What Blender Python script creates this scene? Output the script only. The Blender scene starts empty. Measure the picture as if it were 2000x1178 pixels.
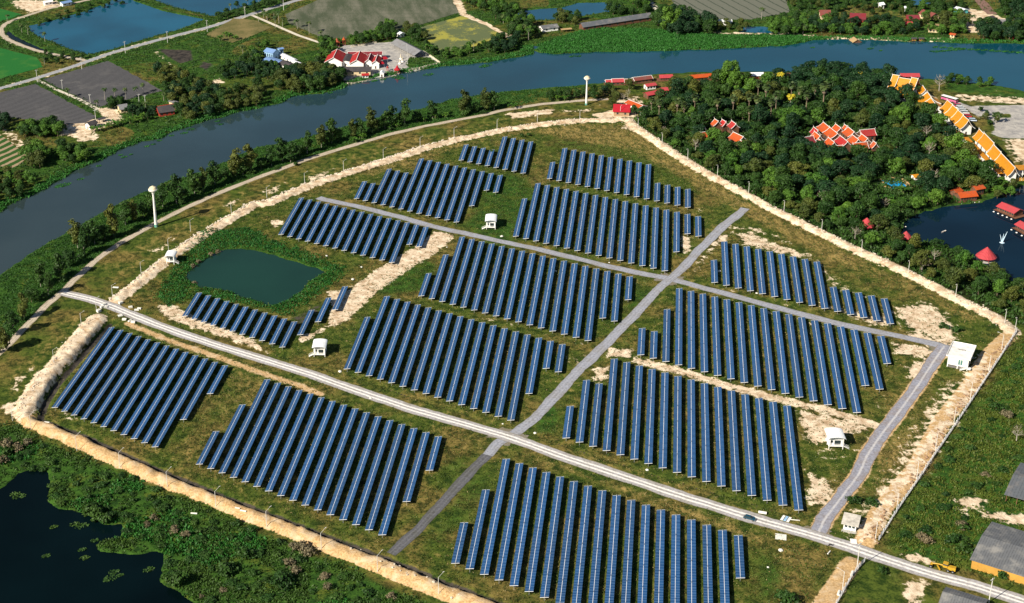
import bpy, math, random
import numpy as np
from mathutils import Vector, Matrix
random.seed(7); rng = np.random.default_rng(7)
SC = bpy.context.scene; COL = SC.collection
rad = math.radians

# ---------------------------------------------------------------- camera
CX, CY, FPX = 441.27, 453.36, 2984.15      # principal point and focal length for a 2000 px wide picture
TH, RO, HC = rad(23.8486), rad(-4.0472), 375.115
SUN_AZ, SUN_EL = rad(237), rad(35)
EXPOSURE = 0.58
Fv = np.array([0, math.cos(TH), -math.sin(TH)]); R0 = np.array([1., 0, 0]); U0 = np.cross(R0, Fv)
Rv = math.cos(RO)*R0+math.sin(RO)*U0; Uv = -math.sin(RO)*R0+math.cos(RO)*U0
CAMP = np.array([0, 0, HC])
cd = bpy.data.cameras.new('camera'); cam = bpy.data.objects.new('camera', cd); COL.objects.link(cam)
cd.sensor_fit = 'HORIZONTAL'; cd.sensor_width = 36; cd.lens = 36*FPX/2000
cd.shift_x = (1000-CX)/2000; cd.shift_y = (CY-589)/2000
cd.clip_start = 1; cd.clip_end = 20000
cam.matrix_world = Matrix(((Rv[0], Uv[0], -Fv[0], 0), (Rv[1], Uv[1], -Fv[1], 0), (Rv[2], Uv[2], -Fv[2], HC), (0, 0, 0, 1)))
SC.camera = cam
# ---------------------------------------------------------------- sky and sun
W = bpy.data.worlds.new('World'); SC.world = W; W.use_nodes = True
nt = W.node_tree; bg = nt.nodes['Background']; sky = nt.nodes.new('ShaderNodeTexSky')
sky.sky_type = 'NISHITA'; sky.sun_disc = False; sky.sun_elevation = SUN_EL; sky.sun_rotation = SUN_AZ
sky.altitude = 100; sky.air_density = 1.0; sky.dust_density = 0.6; sky.ozone_density = 1.5
nt.links.new(sky.outputs[0], bg.inputs[0]); bg.inputs[1].default_value = 0.05
sl = bpy.data.lights.new('sun', 'SUN'); sl.energy = 5.0; sl.angle = rad(0.5); sl.color = (1.0, 0.92, 0.77)
so = bpy.data.objects.new('sun', sl); COL.objects.link(so)
tosun = Vector((math.sin(SUN_AZ)*math.cos(SUN_EL), math.cos(SUN_AZ)*math.cos(SUN_EL), math.sin(SUN_EL)))
so.rotation_euler = (-tosun).to_track_quat('-Z', 'Y').to_euler()
vs = SC.view_settings; vs.view_transform = 'Standard'; vs.look = 'None'; vs.exposure = EXPOSURE; vs.gamma = 1
SC.cycles.max_bounces = 5; SC.cycles.diffuse_bounces = 2; SC.cycles.glossy_bounces = 2; SC.cycles.transparent_max_bounces = 6
SC.cycles.sample_clamp_indirect = 4

# ---------------------------------------------------------------- helpers
def un(x, y, z=0.0):                       # a place in the photograph -> the point at height z
    d = Fv+Rv*(x-CX)/FPX-Uv*(y-CY)/FPX
    return CAMP+d*((z-HC)/d[2])
def unl(pts, z=0.0): return np.array([un(x, y, z)[:2] for x, y in pts])
def tag(o, label=None, cat=None, group=None, kind=None):
    if label: o['label'] = label
    if cat: o['category'] = cat
    if group: o['group'] = group
    if kind: o['kind'] = kind
    return o
def link(o, parent=None):
    COL.objects.link(o)
    if parent is not None: o.parent = parent
    return o
def empty(name, loc, rz=0.0, label=None, cat=None, group=None, kind=None):
    o = bpy.data.objects.new(name, None); o.empty_display_size = 0.5
    COL.objects.link(o); o.location = loc; o.rotation_euler = (0, 0, rz)
    return tag(o, label, cat, group, kind)
class MB:                                  # collects shapes and links them as ONE mesh object
    def __init__(s): s.v = []; s.f = []; s.m = []
    def add(s, verts, faces, mi=0):
        n = len(s.v); s.v += [tuple(v) for v in verts]
        s.f += [tuple(i+n for i in f) for f in faces]; s.m += [mi]*len(faces); return s
    def box(s, c, d, rz=0.0, mi=0, M=None):
        x, y, z = d[0]/2, d[1]/2, d[2]/2; cr, sr = math.cos(rz), math.sin(rz)
        vv = []
        for a, b, e in ((-x, -y, -z), (x, -y, -z), (x, y, -z), (-x, y, -z), (-x, -y, z), (x, -y, z), (x, y, z), (-x, y, z)):
            p = (c[0]+a*cr-b*sr, c[1]+a*sr+b*cr, c[2]+e)
            vv.append(p if M is None else tuple(M @ Vector(p)))
        return s.add(vv, [(3, 2, 1, 0), (4, 5, 6, 7), (0, 1, 5, 4), (1, 2, 6, 5), (2, 3, 7, 6), (3, 0, 4, 7)], mi)
    def tube(s, p0, p1, r0, r1=None, n=8, mi=0, cap=True):
        r1 = r0 if r1 is None else r1; p0 = Vector(p0); p1 = Vector(p1); d = (p1-p0).normalized()
        a = d.orthogonal().normalized(); b = d.cross(a); vv = []
        for p, r in ((p0, r0), (p1, r1)):
            for k in range(n):
                t = 2*math.pi*k/n; vv.append(p+(a*math.cos(t)+b*math.sin(t))*r)
        ff = [(k, (k+1) % n, n+(k+1) % n, n+k) for k in range(n)]
        if cap: ff += [tuple(range(n-1, -1, -1)), tuple(range(n, 2*n))]
        return s.add(vv, ff, mi)
    def path(s, pts, rs, n=8, mi=0):
        for i in range(len(pts)-1): s.tube(pts[i], pts[i+1], rs[i], rs[i+1], n, mi)
        return s
    def lathe(s, prof, c=(0, 0, 0), n=16, mi=0):
        vv = []; ff = []
        for r, z in prof:
            for k in range(n):
                t = 2*math.pi*k/n; vv.append((c[0]+r*math.cos(t), c[1]+r*math.sin(t), c[2]+z))
        for i in range(len(prof)-1):
            for k in range(n): ff.append((i*n+k, i*n+(k+1) % n, (i+1)*n+(k+1) % n, (i+1)*n+k))
        ff += [tuple(range(n-1, -1, -1)), tuple(range((len(prof)-1)*n, len(prof)*n))]
        return s.add(vv, ff, mi)
    def prism(s, poly, z0, z1, mi=0):      # a vertical prism over a polygon of (x, y)
        n = len(poly)
        ar = sum(poly[i][0]*poly[(i+1) % n][1]-poly[(i+1) % n][0]*poly[i][1] for i in range(n))
        if ar < 0: poly = poly[::-1]
        vv = [(x, y, z0) for x, y in poly]+[(x, y, z1) for x, y in poly]
        return s.add(vv, [tuple(range(n-1, -1, -1)), tuple(range(n, 2*n))]+[(k, (k+1) % n, n+(k+1) % n, n+k) for k in range(n)], mi)
    def extrude(s, prof, x0, x1, mi=0):    # profile of (y, z) swept along x
        n = len(prof)
        vv = [(x0, a, b) for a, b in prof]+[(x1, a, b) for a, b in prof]
        return s.add(vv, [tuple(range(n)), tuple(range(2*n-1, n-1, -1))]+[(k, n+k, n+(k+1) % n, (k+1) % n) for k in range(n)], mi)
    def mesh(s, name, mats, smooth=False):
        me = bpy.data.meshes.new(name); me.from_pydata(s.v, [], s.f)
        for m in (mats if isinstance(mats, (list, tuple)) else [mats]): me.materials.append(m)
        if any(s.m): me.polygons.foreach_set('material_index', s.m)
        if smooth: me.polygons.foreach_set('use_smooth', [True]*len(s.f))
        me.update(); return me
    def build(s, name, mats, parent=None, smooth=False, **kw):
        o = bpy.data.objects.new(name, s.mesh(name, mats, smooth)); link(o, parent); return tag(o, **kw)

# ---------------------------------------------------------------- materials
class N:                                   # terse node building
    def __init__(s, name):
        s.mat = bpy.data.materials.new(name); s.mat.use_nodes = True
        s.t = s.mat.node_tree; s.b = s.t.nodes['Principled BSDF']
    def node(s, typ, **kw):
        n = s.t.nodes.new(typ)
        for k, v in kw.items(): setattr(n, k, v)
        return n
    def set(s, sock, v):
        if isinstance(v, bpy.types.NodeSocket): s.t.links.new(v, sock)
        elif v is not None:
            if isinstance(v, (tuple, list)) and len(v) == 3 and sock.type == 'RGBA': v = (*v, 1)
            sock.default_value = v
    def noise(s, vec, scale, detail=3, rough=0.55, dist=0.0, col=False):
        n = s.node('ShaderNodeTexNoise'); s.set(n.inputs['Vector'], vec)
        n.inputs['Scale'].default_value = scale; n.inputs['Detail'].default_value = detail
        n.inputs['Roughness'].default_value = rough; n.inputs['Distortion'].default_value = dist
        return n.outputs['Color' if col else 'Fac']
    def math(s, op, a, b=0.0, c=None, clamp=False):
        n = s.node('ShaderNodeMath', operation=op, use_clamp=clamp); s.set(n.inputs[0], a); s.set(n.inputs[1], b)
        if c is not None: s.set(n.inputs[2], c)
        return n.outputs[0]
    def mix(s, f, a, b, mode='MIX'):
        n = s.node('ShaderNodeMix', data_type='RGBA', blend_type=mode, clamp_factor=True)
        s.set(n.inputs[0], f); s.set(n.inputs[6], a); s.set(n.inputs[7], b); return n.outputs[2]
    def step(s, v, a, b):
        n = s.node('ShaderNodeMapRange', interpolation_type='SMOOTHSTEP'); s.set(n.inputs[0], v)
        s.set(n.inputs[1], a); s.set(n.inputs[2], b); n.inputs[3].default_value = 0; n.inputs[4].default_value = 1
        return n.outputs[0]
    def coord(s, which='Object'): return s.node('ShaderNodeTexCoord').outputs[which]
    def pos(s): return s.node('ShaderNodeNewGeometry').outputs['Position']
    def rand(s): return s.node('ShaderNodeObjectInfo').outputs['Random']
    def sep(s, v):
        n = s.node('ShaderNodeSeparateXYZ'); s.set(n.inputs[0], v); return n.outputs
    def scale(s, v, xyz):
        n = s.node('ShaderNodeMapping'); s.set(n.inputs[0], v); n.inputs['Scale'].default_value = xyz; return n.outputs[0]
    def attr(s, name):
        n = s.node('ShaderNodeAttribute', attribute_name=name); return n
    def bump(s, h, strength=0.5, dist=0.2):
        n = s.node('ShaderNodeBump'); s.set(n.inputs['Height'], h); n.inputs['Strength'].default_value = strength
        n.inputs['Distance'].default_value = dist; s.t.links.new(n.outputs[0], s.b.inputs['Normal'])
    def out(s, col=None, rough=0.9, spec=0.2, metal=0.0):
        if col is not None: s.set(s.b.inputs['Base Color'], col)
        s.set(s.b.inputs['Roughness'], rough); s.set(s.b.inputs['Specular IOR Level'], spec)
        s.set(s.b.inputs['Metallic'], metal); return s.mat
_mc = {}
def plain(name, col, rough=0.7, spec=0.3, metal=0.0, var=0.25, sc=0.6):
    if name in _mc: return _mc[name]
    n = N(name); p = n.pos(); f = n.noise(p, sc, 4, 0.6); g = n.noise(p, sc*0.13, 2)
    k = n.math('ADD', n.math('MULTIPLY', f, 0.6), n.math('MULTIPLY', g, 0.4))
    dk = tuple(c*(1-var) for c in col); lt = tuple(min(1, c*(1+var*0.8)) for c in col)
    m = n.out(n.mix(n.step(k, 0.3, 0.7), dk, lt), rough, spec, metal); _mc[name] = m; return m
# ---------------------------------------------------------------- plan of the place
RIVER_NEAR = [(-60,575),(0,539),(15,526),(64,491),(107,467),(153,442),(216,404),(280,376),(331,353),(397,335),(446,313),(501,287),(560,279),(620,262),(705,238),(768,223),(819,214),(883,194),(950,183),(1053,173),(1142,165),(1180,160),(1210,154),(1300,143),(1400,140),(1500,139),(1600,141),(1700,147),(1790,152),(1850,157),(1930,164),(2000,178),(2080,192)]
RIVER_FAR = [(2080,92),(2000,86),(1860,84),(1790,82),(1650,77),(1587,79),(1545,89),(1440,94.6),(1300,100),(1155,102),(1086,107),(1053,103),(1044,98),(1060,92),(1040,89),(1040,106),(976,118),(950,122),(860,131),(794,142.6),(722,154.5),(676,167),(672,173),(628,183),(572,189),(552,201),(509,211),(469,218),(440,228),(413,232),(357,252),(331,259),(318,269),(270,279),(229,294),(204,309.5),(153,332),(115,353),(84,371),(51,386),(20,399),(0,415),(-60,450)]
WATERS = {   # name: (outline, surface height, bank width)
 'river': (RIVER_NEAR+RIVER_FAR, -0.5, 3),
 'blue_pond': ([(56,51),(102,41),(163,23),(216,4),(224,-12),(255,-12),(260,2),(318,22),(397,38),(357,55),(255,84),(216.5,97),(173,106),(140,97),(76,71),(60,60)], -0.5, 3),
 'blue_pond.001': ([(275,-10),(344,15),(418,32),(446,21),(500,7),(530,-12)], -0.5, 3),
 'pond': ([(361,542),(376,522),(397,509),(427,490),(465,486),(504,491),(555,506),(618,524),(634,532),(603,550),(580,575),(555,590),(529,598),(478,583),(443,569),(389,560)], -0.6, 4),
 'pond.001': ([(1012,23),(1053,18),(1099,15),(1129,6),(1188,5),(1218,11.5),(1206,20),(1155,28),(1099,38),(1010,39.5)], -0.5, 3),
 'pond.002': ([(1755,457),(1770,431.5),(1806,413),(1857,402),(1920,397),(1946,384),(1962,372),(2000,362),(2060,380),(2060,590),(2000,568),(1953,533),(1882,489),(1806,473)], -0.6, 3),
 'wetland_water': ([(-40,940),(0,953),(12,950),(30,922),(60,915),(87,922),(90,954),(79,985),(107,1002),(163,1004),(190,1029),(229,1031),(240,1050),(186,1062),(193,1080),(250,1086),(316,1083),(311,1112),(328,1148),(351,1166),(390,1185),(390,1230),(-60,1230)], -0.5, 3),
 'canal': ([(1454,52.5),(1510,52.5),(1510,65),(1445,63)], -0.4, 2),
 'canal.001': ([(1780,-6),(1820,-6),(1816,9),(1782,10)], -0.4, 2),
 'canal.002': ([(17,60),(28,70),(60,86),(105,106),(100,110),(55,91),(22,76),(12,66)], -0.5, 1.5),
}
R1 = [(122,572),(178,585),(222,600),(262,617),(300,632),(360,654),(427,676),(500,698),(606,731),(702,765),(804,799),(906,828),(964,845),(992,853),(1105,894),(1232,936),(1305,961),(1350,975),(1440,1003),(1500,1021),(1589,1046),(1678,1074),(1755,1101),(1831,1125),(1907,1145),(2000,1175),(2080,1200)]
R2 = [(622,386),(633,390),(702,404),(778,423),(855,445),(931,461),(1007,478),(1052,487),(1154,512),(1230,530),(1307,544),(1353,557),(1429,577),(1506,598),(1582,618),(1658,637),(1757,657),(1821,671),(1852,680)]
R3 = [(1456,407),(1450,413),(1408,446),(1370,484),(1332,525),(1309,545),(1283,567),(1232,623),(1185,671),(1130,724),(1084,774),(1046,815),(1013,842),(972,866),(952,889),(921,919),(896,947),(850,998),(807,1043),(763,1082)]
R4 = [(1844,676),(1823,707),(1793,753),(1755,806),(1719,852),(1694,888),(1678,926),(1643,972),(1610,1015),(1597,1044)]
R5 = [(-60,740),(0,689),(51,638),(89,598),(122,570),(143,549),(178,516),(204,496),(242,470),(280,450),(306,434),(357,409),(407,386),(450,368),(514,343),(603,310),(679,287),(756,264),(832,246),(950,224),(976,216.5),(1053,204),(1129,197),(1188,193.5)]
BUND_TOP = [(222,586),(255,562),(306,521),(344,491),(382,465),(407,450),(450,424),(500,396),(526,393),(603,360),(679,335),(756,312),(832,286),(900,269),(976,252),(1053,241),(1129,233),(1225,231),(1247,250),(1293,280),(1344,314),(1392,342),(1443,368),(1507,404),(1564,432),(1627,463),(1691,493),(1755,521),(1818,552),(1882,586),(1946,617),(1976,643)]
BUND_RIGHT = [(1970,655),(1933,690),(1897,750),(1844,815),(1813,870),(1790,913),(1752,956),(1722,993),(1700,1031),(1688,1058)]
BUND_RIGHT2 = [(1663,1096),(1640,1132),(1612,1173),(1590,1210)]
BUND_LEFT = [(190,618),(158,652),(120,695),(84,735),(58,776),(42,804),(61,820),(153,855),(229,892),(326,933),(420,971),(450,984),(521,1011),(626,1052),(735,1093),(855,1142),(934,1172),(1010,1200)]
R8 = [(-60,187),(0,173),(71,153),(143,130),(216,104),(306,79),(407,53.5),(500,25),(582,0),(640,-16)]
R9 = [(176,120),(137,113),(100,105),(69,98),(40,88),(18,79),(4,68),(2,57),(10,47),(23,40),(60,28),(102,15),(163,2),(200,-8)]
R10 = [(488,28),(534,48),(582,69),(626,84)]
R11 = [(74,157),(110,175),(150,192),(192,214)]
R12 = [(1258,-10),(1270,4),(1287,22)]
R13 = [(1900,-12),(1920,8),(1938,28)]
R14 = [(885,-12),(905,28),(950,49),(980,66),(1000,72)]
FIELDS = [   # outline, look, name
 ([(-30,190),(0,181),(69,164),(188.5,228),(166,240),(122,244),(30,230),(-30,220)], 'dark', 'ploughed_field'),
 ([(84,155.5),(211,119),(318,177),(239,197),(193.6,209),(180,203)], 'dark', 'ploughed_field'),
 ([(-60,88),(0,94),(71,112),(84,131),(0,154),(-60,170)], 'rice', 'rice_field'),
 ([(-40,12),(0,17),(43,28),(0,43),(-40,52)], 'rice', 'rice_field'),
 ([(557,28),(640,-8),(878,-8),(896,25),(807,53),(672,76),(628,74),(565,46)], 'grey', 'harvested_field'),
 ([(816,55),(903,31),(950,50),(979,67),(950,89),(857.5,103),(824,66)], 'yellow', 'harvested_field'),
 ([(1310,-8),(1533,-8),(1541,24),(1468,38),(1387,38),(1321,21)], 'greyrow', 'harvested_field'),
 ([(402,68),(455,36),(500,40),(530,54),(480,75),(453,84)], 'brown', 'grass_field'),
 ([(-30,255),(0,262),(51,302),(51,310),(28,331),(-30,318)], 'beds', 'vegetable_beds'),
]
# ---------------------------------------------------------------- terrain sheet
xs = np.concatenate([[-9000,-3000,-1000,-500,-360], np.arange(-300, 722, 1.2), [780,950,1500,4000,10000]])
ys = np.concatenate([[-6000,-1000,0,250,370], np.arange(425, 1490, 1.2), [1560,1800,2600,5000,14000]])
nx, ny = len(xs), len(ys); GX, GY = np.meshgrid(xs, ys)
def vnoise(x, y, s, seed=0):
    g = np.random.default_rng(seed).random((256, 256)); u = x/s; v = y/s
    i = np.floor(u).astype(int); j = np.floor(v).astype(int); a = u-i; b = v-j; a = a*a*(3-2*a); b = b*b*(3-2*b)
    i0, i1, j0, j1 = i % 256, (i+1) % 256, j % 256, (j+1) % 256
    return (g[j0, i0]*(1-a)+g[j0, i1]*a)*(1-b)+(g[j1, i0]*(1-a)+g[j1, i1]*a)*b
def window(P, m):
    x0, y0 = P.min(0)-m; x1, y1 = P.max(0)+m
    return slice(np.searchsorted(ys, y0), np.searchsorted(ys, y1)), slice(np.searchsorted(xs, x0), np.searchsorted(xs, x1))
def segdist(X, Y, P, closed=False):
    D = np.full(X.shape, 1e9); n = len(P)
    for k in range(n if closed else n-1):
        a = P[k]; b = P[(k+1) % n]; d = b-a; L = d@d+1e-9
        t = np.clip(((X-a[0])*d[0]+(Y-a[1])*d[1])/L, 0, 1)
        D = np.minimum(D, np.hypot(X-a[0]-t*d[0], Y-a[1]-t*d[1]))
    return D
def inside(X, Y, P):
    I = np.zeros(X.shape, bool); n = len(P)
    for k in range(n):
        a = P[k]; b = P[(k+1) % n]
        if a[1] == b[1]: continue
        I ^= ((a[1] > Y) != (b[1] > Y)) & (X < (b[0]-a[0])*(Y-a[1])/(b[1]-a[1])+a[0])
    return I
def sdf(P, m=12):
    w = window(P, m); X, Y = GX[w], GY[w]; d = segdist(X, Y, P, True)
    return w, np.where(inside(X, Y, P), d, -d)
def pmask(pts, soft=3.0, z=0.0):           # soft mask inside an outline
    w, d = sdf(unl(pts, z), soft*2+2); M = np.zeros(GX.shape, np.float32)
    M[w] = np.clip(0.5+d/(2*soft), 0, 1); return M
def lmask(pts, half, soft=2.0, z=0.0):     # soft mask along a line
    P = unl(pts, z); w = window(P, half+soft*2+2); d = segdist(GX[w], GY[w], P)
    M = np.zeros(GX.shape, np.float32); M[w] = np.clip(0.5+(half-d)/(2*soft), 0, 1); return M
def ldist(pts, m, z=0.0):
    P = unl(pts, z); w = window(P, m); D = np.full(GX.shape, 1e3); D[w] = segdist(GX[w], GY[w], P); return D
HGT = 0.22*(vnoise(GX, GY, 9, 1)-.5)+0.16*(vnoise(GX, GY, 3.1, 2)-.5)
roadD = np.minimum.reduce([ldist(r, 14) for r in (R1, R2, R3, R4, R5, R8, R9, R10)])
HGT *= np.clip((roadD-3.0)/4, 0.0, 1)
bund = np.zeros(GX.shape)
def ridge(pts, h, half, slope, z):
    global bund
    d = ldist(pts, half+slope+3, z); bund = np.maximum(bund, h*np.clip(1-(d-half)/slope, 0, 1)); return d
dBT = ridge(BUND_TOP, 1.3, 1.6, 3.0, 1.3); dBR = ridge(BUND_RIGHT, 0.8, 2.0, 3.0, .8); dBR2 = ridge(BUND_RIGHT2, 0.8, 2.0, 3.0, .8)
WOB = 1.9*(vnoise(GX, GY, 9, 61)-.5)+1.3*(vnoise(GX, GY, 3.2, 62)-.5)
dBL0 = ldist(BUND_LEFT, 9, 2.2); dBL = dBL0+WOB*np.clip(dBL0/3, 0, 1); dBL2 = ldist(BUND_LEFT[:6], 9, 1.7)+WOB; bund = np.maximum(bund, np.maximum(2.2*np.clip(1-(dBL-1.7)/2.9, 0, 1)*(dBL0 < 8.5)*np.clip((dBL2-2)/6, .55, 1), 1.6*np.clip(1-(dBL2-3.0)/2.6, 0, 1)))
bund *= np.clip((ldist(R1, 20)-3.5)/5, 0, 1)
bund *= 1+np.where(dBT < 9, .45, .28)*(vnoise(GX, GY, 2.6, 5)-.5)*2
HGT += bund
# drain dug along the inner foot of the left and front bund
Pb = unl(BUND_LEFT, 2.6)
cen = un(520, 850)[:2]; drain = []
for k in range(len(Pb)):
    a = Pb[max(k-1, 0)]; b = Pb[min(k+1, len(Pb)-1)]; t = (b-a)/np.linalg.norm(b-a); nrm = np.array([-t[1], t[0]])
    if nrm@(cen-Pb[k]) < 0: nrm = -nrm
    off = 7.4 if k < 6 else 5.6
    drain.append(Pb[k]+nrm*off)
drain = np.array(drain); drain[5] = (drain[4]+drain[6])/2
w = window(drain, 8); dd = np.full(GX.shape, 1e3); dd[w] = segdist(GX[w], GY[w], drain)
dl = window(drain[:6], 12); wide = np.full(GX.shape, 1e3); wide[dl] = segdist(GX[dl], GY[dl], drain[:6])
HGT -= np.maximum(1.3*np.clip(1-(dd-0.7)/1.4, 0, 1), 2.4*np.clip(1-(wide-1.2)/2.2, 0, 1))*np.clip((ldist(R1, 20)-4)/3, 0, 1)
dDrain = dd
# the slit drain beside the main road
R1N = [(262,607),(300,619),(380,646),(450,668),(520,690),(620,715),(700,738),(800,775),(880,800),(960,827),(985,838)]
R1N2 = [(1030,845),(1105,872),(1232,912),(1350,950),(1500,993),(1560,1012)]
for ln in (R1N, R1N2):
    d = ldist(ln, 4); HGT -= 0.5*np.clip(1-(d-0.25)/0.5, 0, 1)
# water beds
LUSH = np.zeros(GX.shape, np.float32)
for nm, (pts, z, bw) in WATERS.items():
    wdw, d = sdf(unl(pts, z), 26); h = HGT[wdw]; na = {'wetland_water': 5.5, 'river': 2.6, 'pond': 1.6, 'pond.002': 3.0}.get(nm, .8)
    d = d+na*(vnoise(GX[wdw], GY[wdw], 2.2*na+2, 31)-.5)+na*.5*(vnoise(GX[wdw], GY[wdw], 1.0*na+1, 32)-.5)
    tgt = np.where(d > 0, z-0.25-np.minimum(d*0.35, 2.2), z-0.05+np.minimum(-d/bw, 1)*(-z+.05))
    k = np.clip(1+d/bw, 0, 1); HGT[wdw] = np.where(d > -bw, h*(1-k)+tgt*k, h)
    LUSH[wdw] = np.maximum(LUSH[wdw], np.clip(1.0-(-d-2)/6, 0, 1)*0.9*(d > -14))
HGT = np.where(np.isfinite(HGT), HGT, 0)
# ------- what covers the ground: soil, clay, dry grass, lush grass, mud, paving
SOIL = np.zeros(GX.shape, np.float32); CLAY = SOIL.copy(); DRY = SOIL.copy(); MUD = SOIL.copy(); PAVE = SOIL.copy()
def mx(A, B, k=1.0): np.maximum(A, B*k, out=A)
SOIL = np.clip(1.15-(dBT-1.6)/4.0, 0, 1).astype(np.float32)*.95
CLAY = np.maximum.reduce([np.clip(0.9-(dBT-1.2)/3.2, 0, 1)*0.4, np.clip(1.1-(dBR-2.2)/3.4, 0, 1)*.9, np.clip(1.1-(dBR2-2)/3.2, 0, 1)*.9, np.clip((5.6-dBL)/1.6, 0, 1)*(dBL0 < 8.8)]).astype(np.float32)
inn = (ldist([tuple(p) for p in [(0,0)]], 1) if False else None)
mx(SOIL, np.clip((8.5-dBL2)/4, 0, 1).astype(np.float32), .7); mx(CLAY, lmask(R1, 3.0, 2.5), .55); mx(CLAY, lmask(R5, 2.6, 2.0), .7); mx(SOIL, lmask(R9, 3.5, 3), .6); mx(SOIL, lmask(R8, 4.5, 2), .55); mx(SOIL, lmask(R14, 4, 2), .75)
mx(CLAY, lmask(R4, 4.2, 1.2), .75); mx(CLAY, lmask(R2[9:], 3.6, 1.2), .5)
for pts, k, s in [
 ([(849,450),(889,460),(854,493),(803,524),(734,572),(681,623),(655,637),(650,618),(686,562),(734,529),(762,511),(813,481)], .95, 3),
 ([(580,658),(634,640),(612,660),(590,668)], .9, 3), ([(640,570),(670,566),(700,575),(686,600),(660,630),(640,640),(648,600)], .95, 3),
 ([(1747,603),(1780,596),(1808,590),(1850,615),(1870,645),(1850,664),(1768,642)], .85, 6), ([(1582,592),(1600,590),(1700,612),(1740,606),(1745,640),(1700,636)], .62, 5),
 ([(1185,680),(1233,680),(1240,700),(1190,697)], .85, 4), ([(1155,718),(1190,715),(1190,742),(1160,748)], .8, 4),
 ([(1327,459),(1350,462),(1352,490),(1332,500)], .7, 3), ([(1434,452),(1410,475),(1383,495),(1365,528),(1352,538),(1372,500),(1400,462)], .75, 4),
 ([(1434,455),(1470,452),(1500,470),(1540,482),(1582,501),(1560,505),(1500,490),(1450,478)], .72, 4), ([(1450,443),(1490,445),(1480,455)], .7, 3),
 ([(1557,800),(1640,818),(1707,834),(1690,842),(1640,850),(1600,870),(1575,862)], .85, 5), ([(1575,918),(1600,930),(1632,948),(1628,975),(1618,990),(1580,984)], .8, 5), ([(1600,870),(1660,880),(1650,905),(1590,905)], .45, 6),
 ([(1838,740),(1890,745),(1850,830),(1800,900),(1730,1000),(1690,1030),(1655,1000),(1700,950),(1740,880)], .55, 8), ([(1765,720),(1800,700),(1820,690),(1805,730),(1780,745)], .75, 4), ([(1745,668),(1810,680),(1822,690),(1795,700),(1748,690)], .85, 4),
 ([(1440,770),(1460,760),(1490,775),(1470,780)], .6, 4), ([(1590,780),(1612,775),(1610,800),(1595,806)], .5, 4), ([(1700,790),(1735,770),(1720,805)], .5, 3), ([(1130,690),(1165,695),(1150,705)], .6, 3), ([(1115,695),(1140,700),(1135,715),(1118,712)], .5, 3),
 ([(526,432),(545,428),(556,436),(535,445)], .8, 3), ([(300,600),(330,592),(352,602),(400,625),(500,665),(525,690),(480,675),(400,648),(330,625)], .72, 3),
 ([(1140,330),(1180,325),(1185,330)], .3, 3), ([(1360,405),(1375,410),(1368,418)], .5, 3), ([(1100,452),(1115,455)], .2, 2),
 ([(1857,975),(1900,965),(1933,978),(1920,995),(1880,1000)], .75, 4), ([(1920,998),(2000,1006),(2040,1022),(2000,1030),(1915,1010)], .85, 3), ([(1870,1000),(1900,1000),(1890,1040),(1872,1030)], .5, 4),
 ([(1771,1132),(1831,1138),(1800,1160),(1785,1180),(1768,1180)], .85, 4), ([(1755,1082),(1790,1082),(1830,1098),(1818,1104),(1770,1096)], .8, 3), ([(1730,1115),(1750,1125),(1735,1140)], .5, 3),
 ([(1640,1050),(1680,1010),(1715,1000),(1690,1050),(1665,1062)], .6, 4), ([(1200,213),(1150,225),(1180,232),(1250,228),(1240,215)], .9, 4), ([(1225,232),(1262,252),(1250,262),(1215,250)], .8, 4),
 ([(985,222),(1085,212),(1080,222),(1000,232)], .75, 3), ([(1050,218),(1160,212),(1155,220)], .6, 3), ([(600,345),(660,325),(640,345),(600,362)], .5, 3), ([(500,375),(560,355),(540,380)], .5, 3), ([(430,400),(480,380),(450,410)], .5, 3), ([(285,490),(340,460),(350,470),(300,505)], .4, 4),
 ([(20,745),(68,715),(60,735),(25,770)], .6, 4), ([(0,795),(30,780),(40,800),(10,815)], .7, 4), ([(145,640),(190,615),(195,630),(150,665)], .6, 4),
 ([(1860,182),(1940,186),(2000,190),(2060,195),(2000,208),(1930,200),(1870,196)], .62, 6), ([(1960,262),(2000,268),(2050,300),(2000,330),(1972,300)], .7, 6), ([(1905,130),(1985,140),(2040,160),(2000,185),(1900,178)], .15, 6),
 ([(110,240),(230,226),(245,235),(200,250),(165,275),(110,262)], .7, 4), ([(190,212),(225,208),(240,228),(215,240),(195,225)], .75, 4), ([(0,240),(40,262),(60,290),(40,300),(0,262)], .45, 4), ([(130,255),(165,262),(200,262),(190,275),(150,278)], .6, 4),
 ([(300,95),(310,100),(345,130),(338,133),(300,105)], .5, 3), ([(20,0),(110,0),(120,12),(60,26),(30,14)], .75, 5), ([(1880,15),(1930,22),(1965,38),(1940,55),(1895,65),(1875,50)], .85, 4), ([(1390,62),(1520,62),(1600,68),(1600,76),(1500,72),(1400,68)], .5, 3), ([(1600,70),(1700,72),(1870,74),(1870,82),(1700,79),(1600,77)], .6, 3),
 ([(405,160),(430,152),(440,162),(415,170)], .6, 3), ([(1170,205),(1215,190),(1250,185),(1270,205),(1230,205)], .5, 4), ([(700,765),(860,800),(900,815)], .0, 2),([(1095,690),(1130,705),(1110,718)], .4, 3)]:
    if k > 0: mx(SOIL, pmask(pts, s), k)
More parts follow.
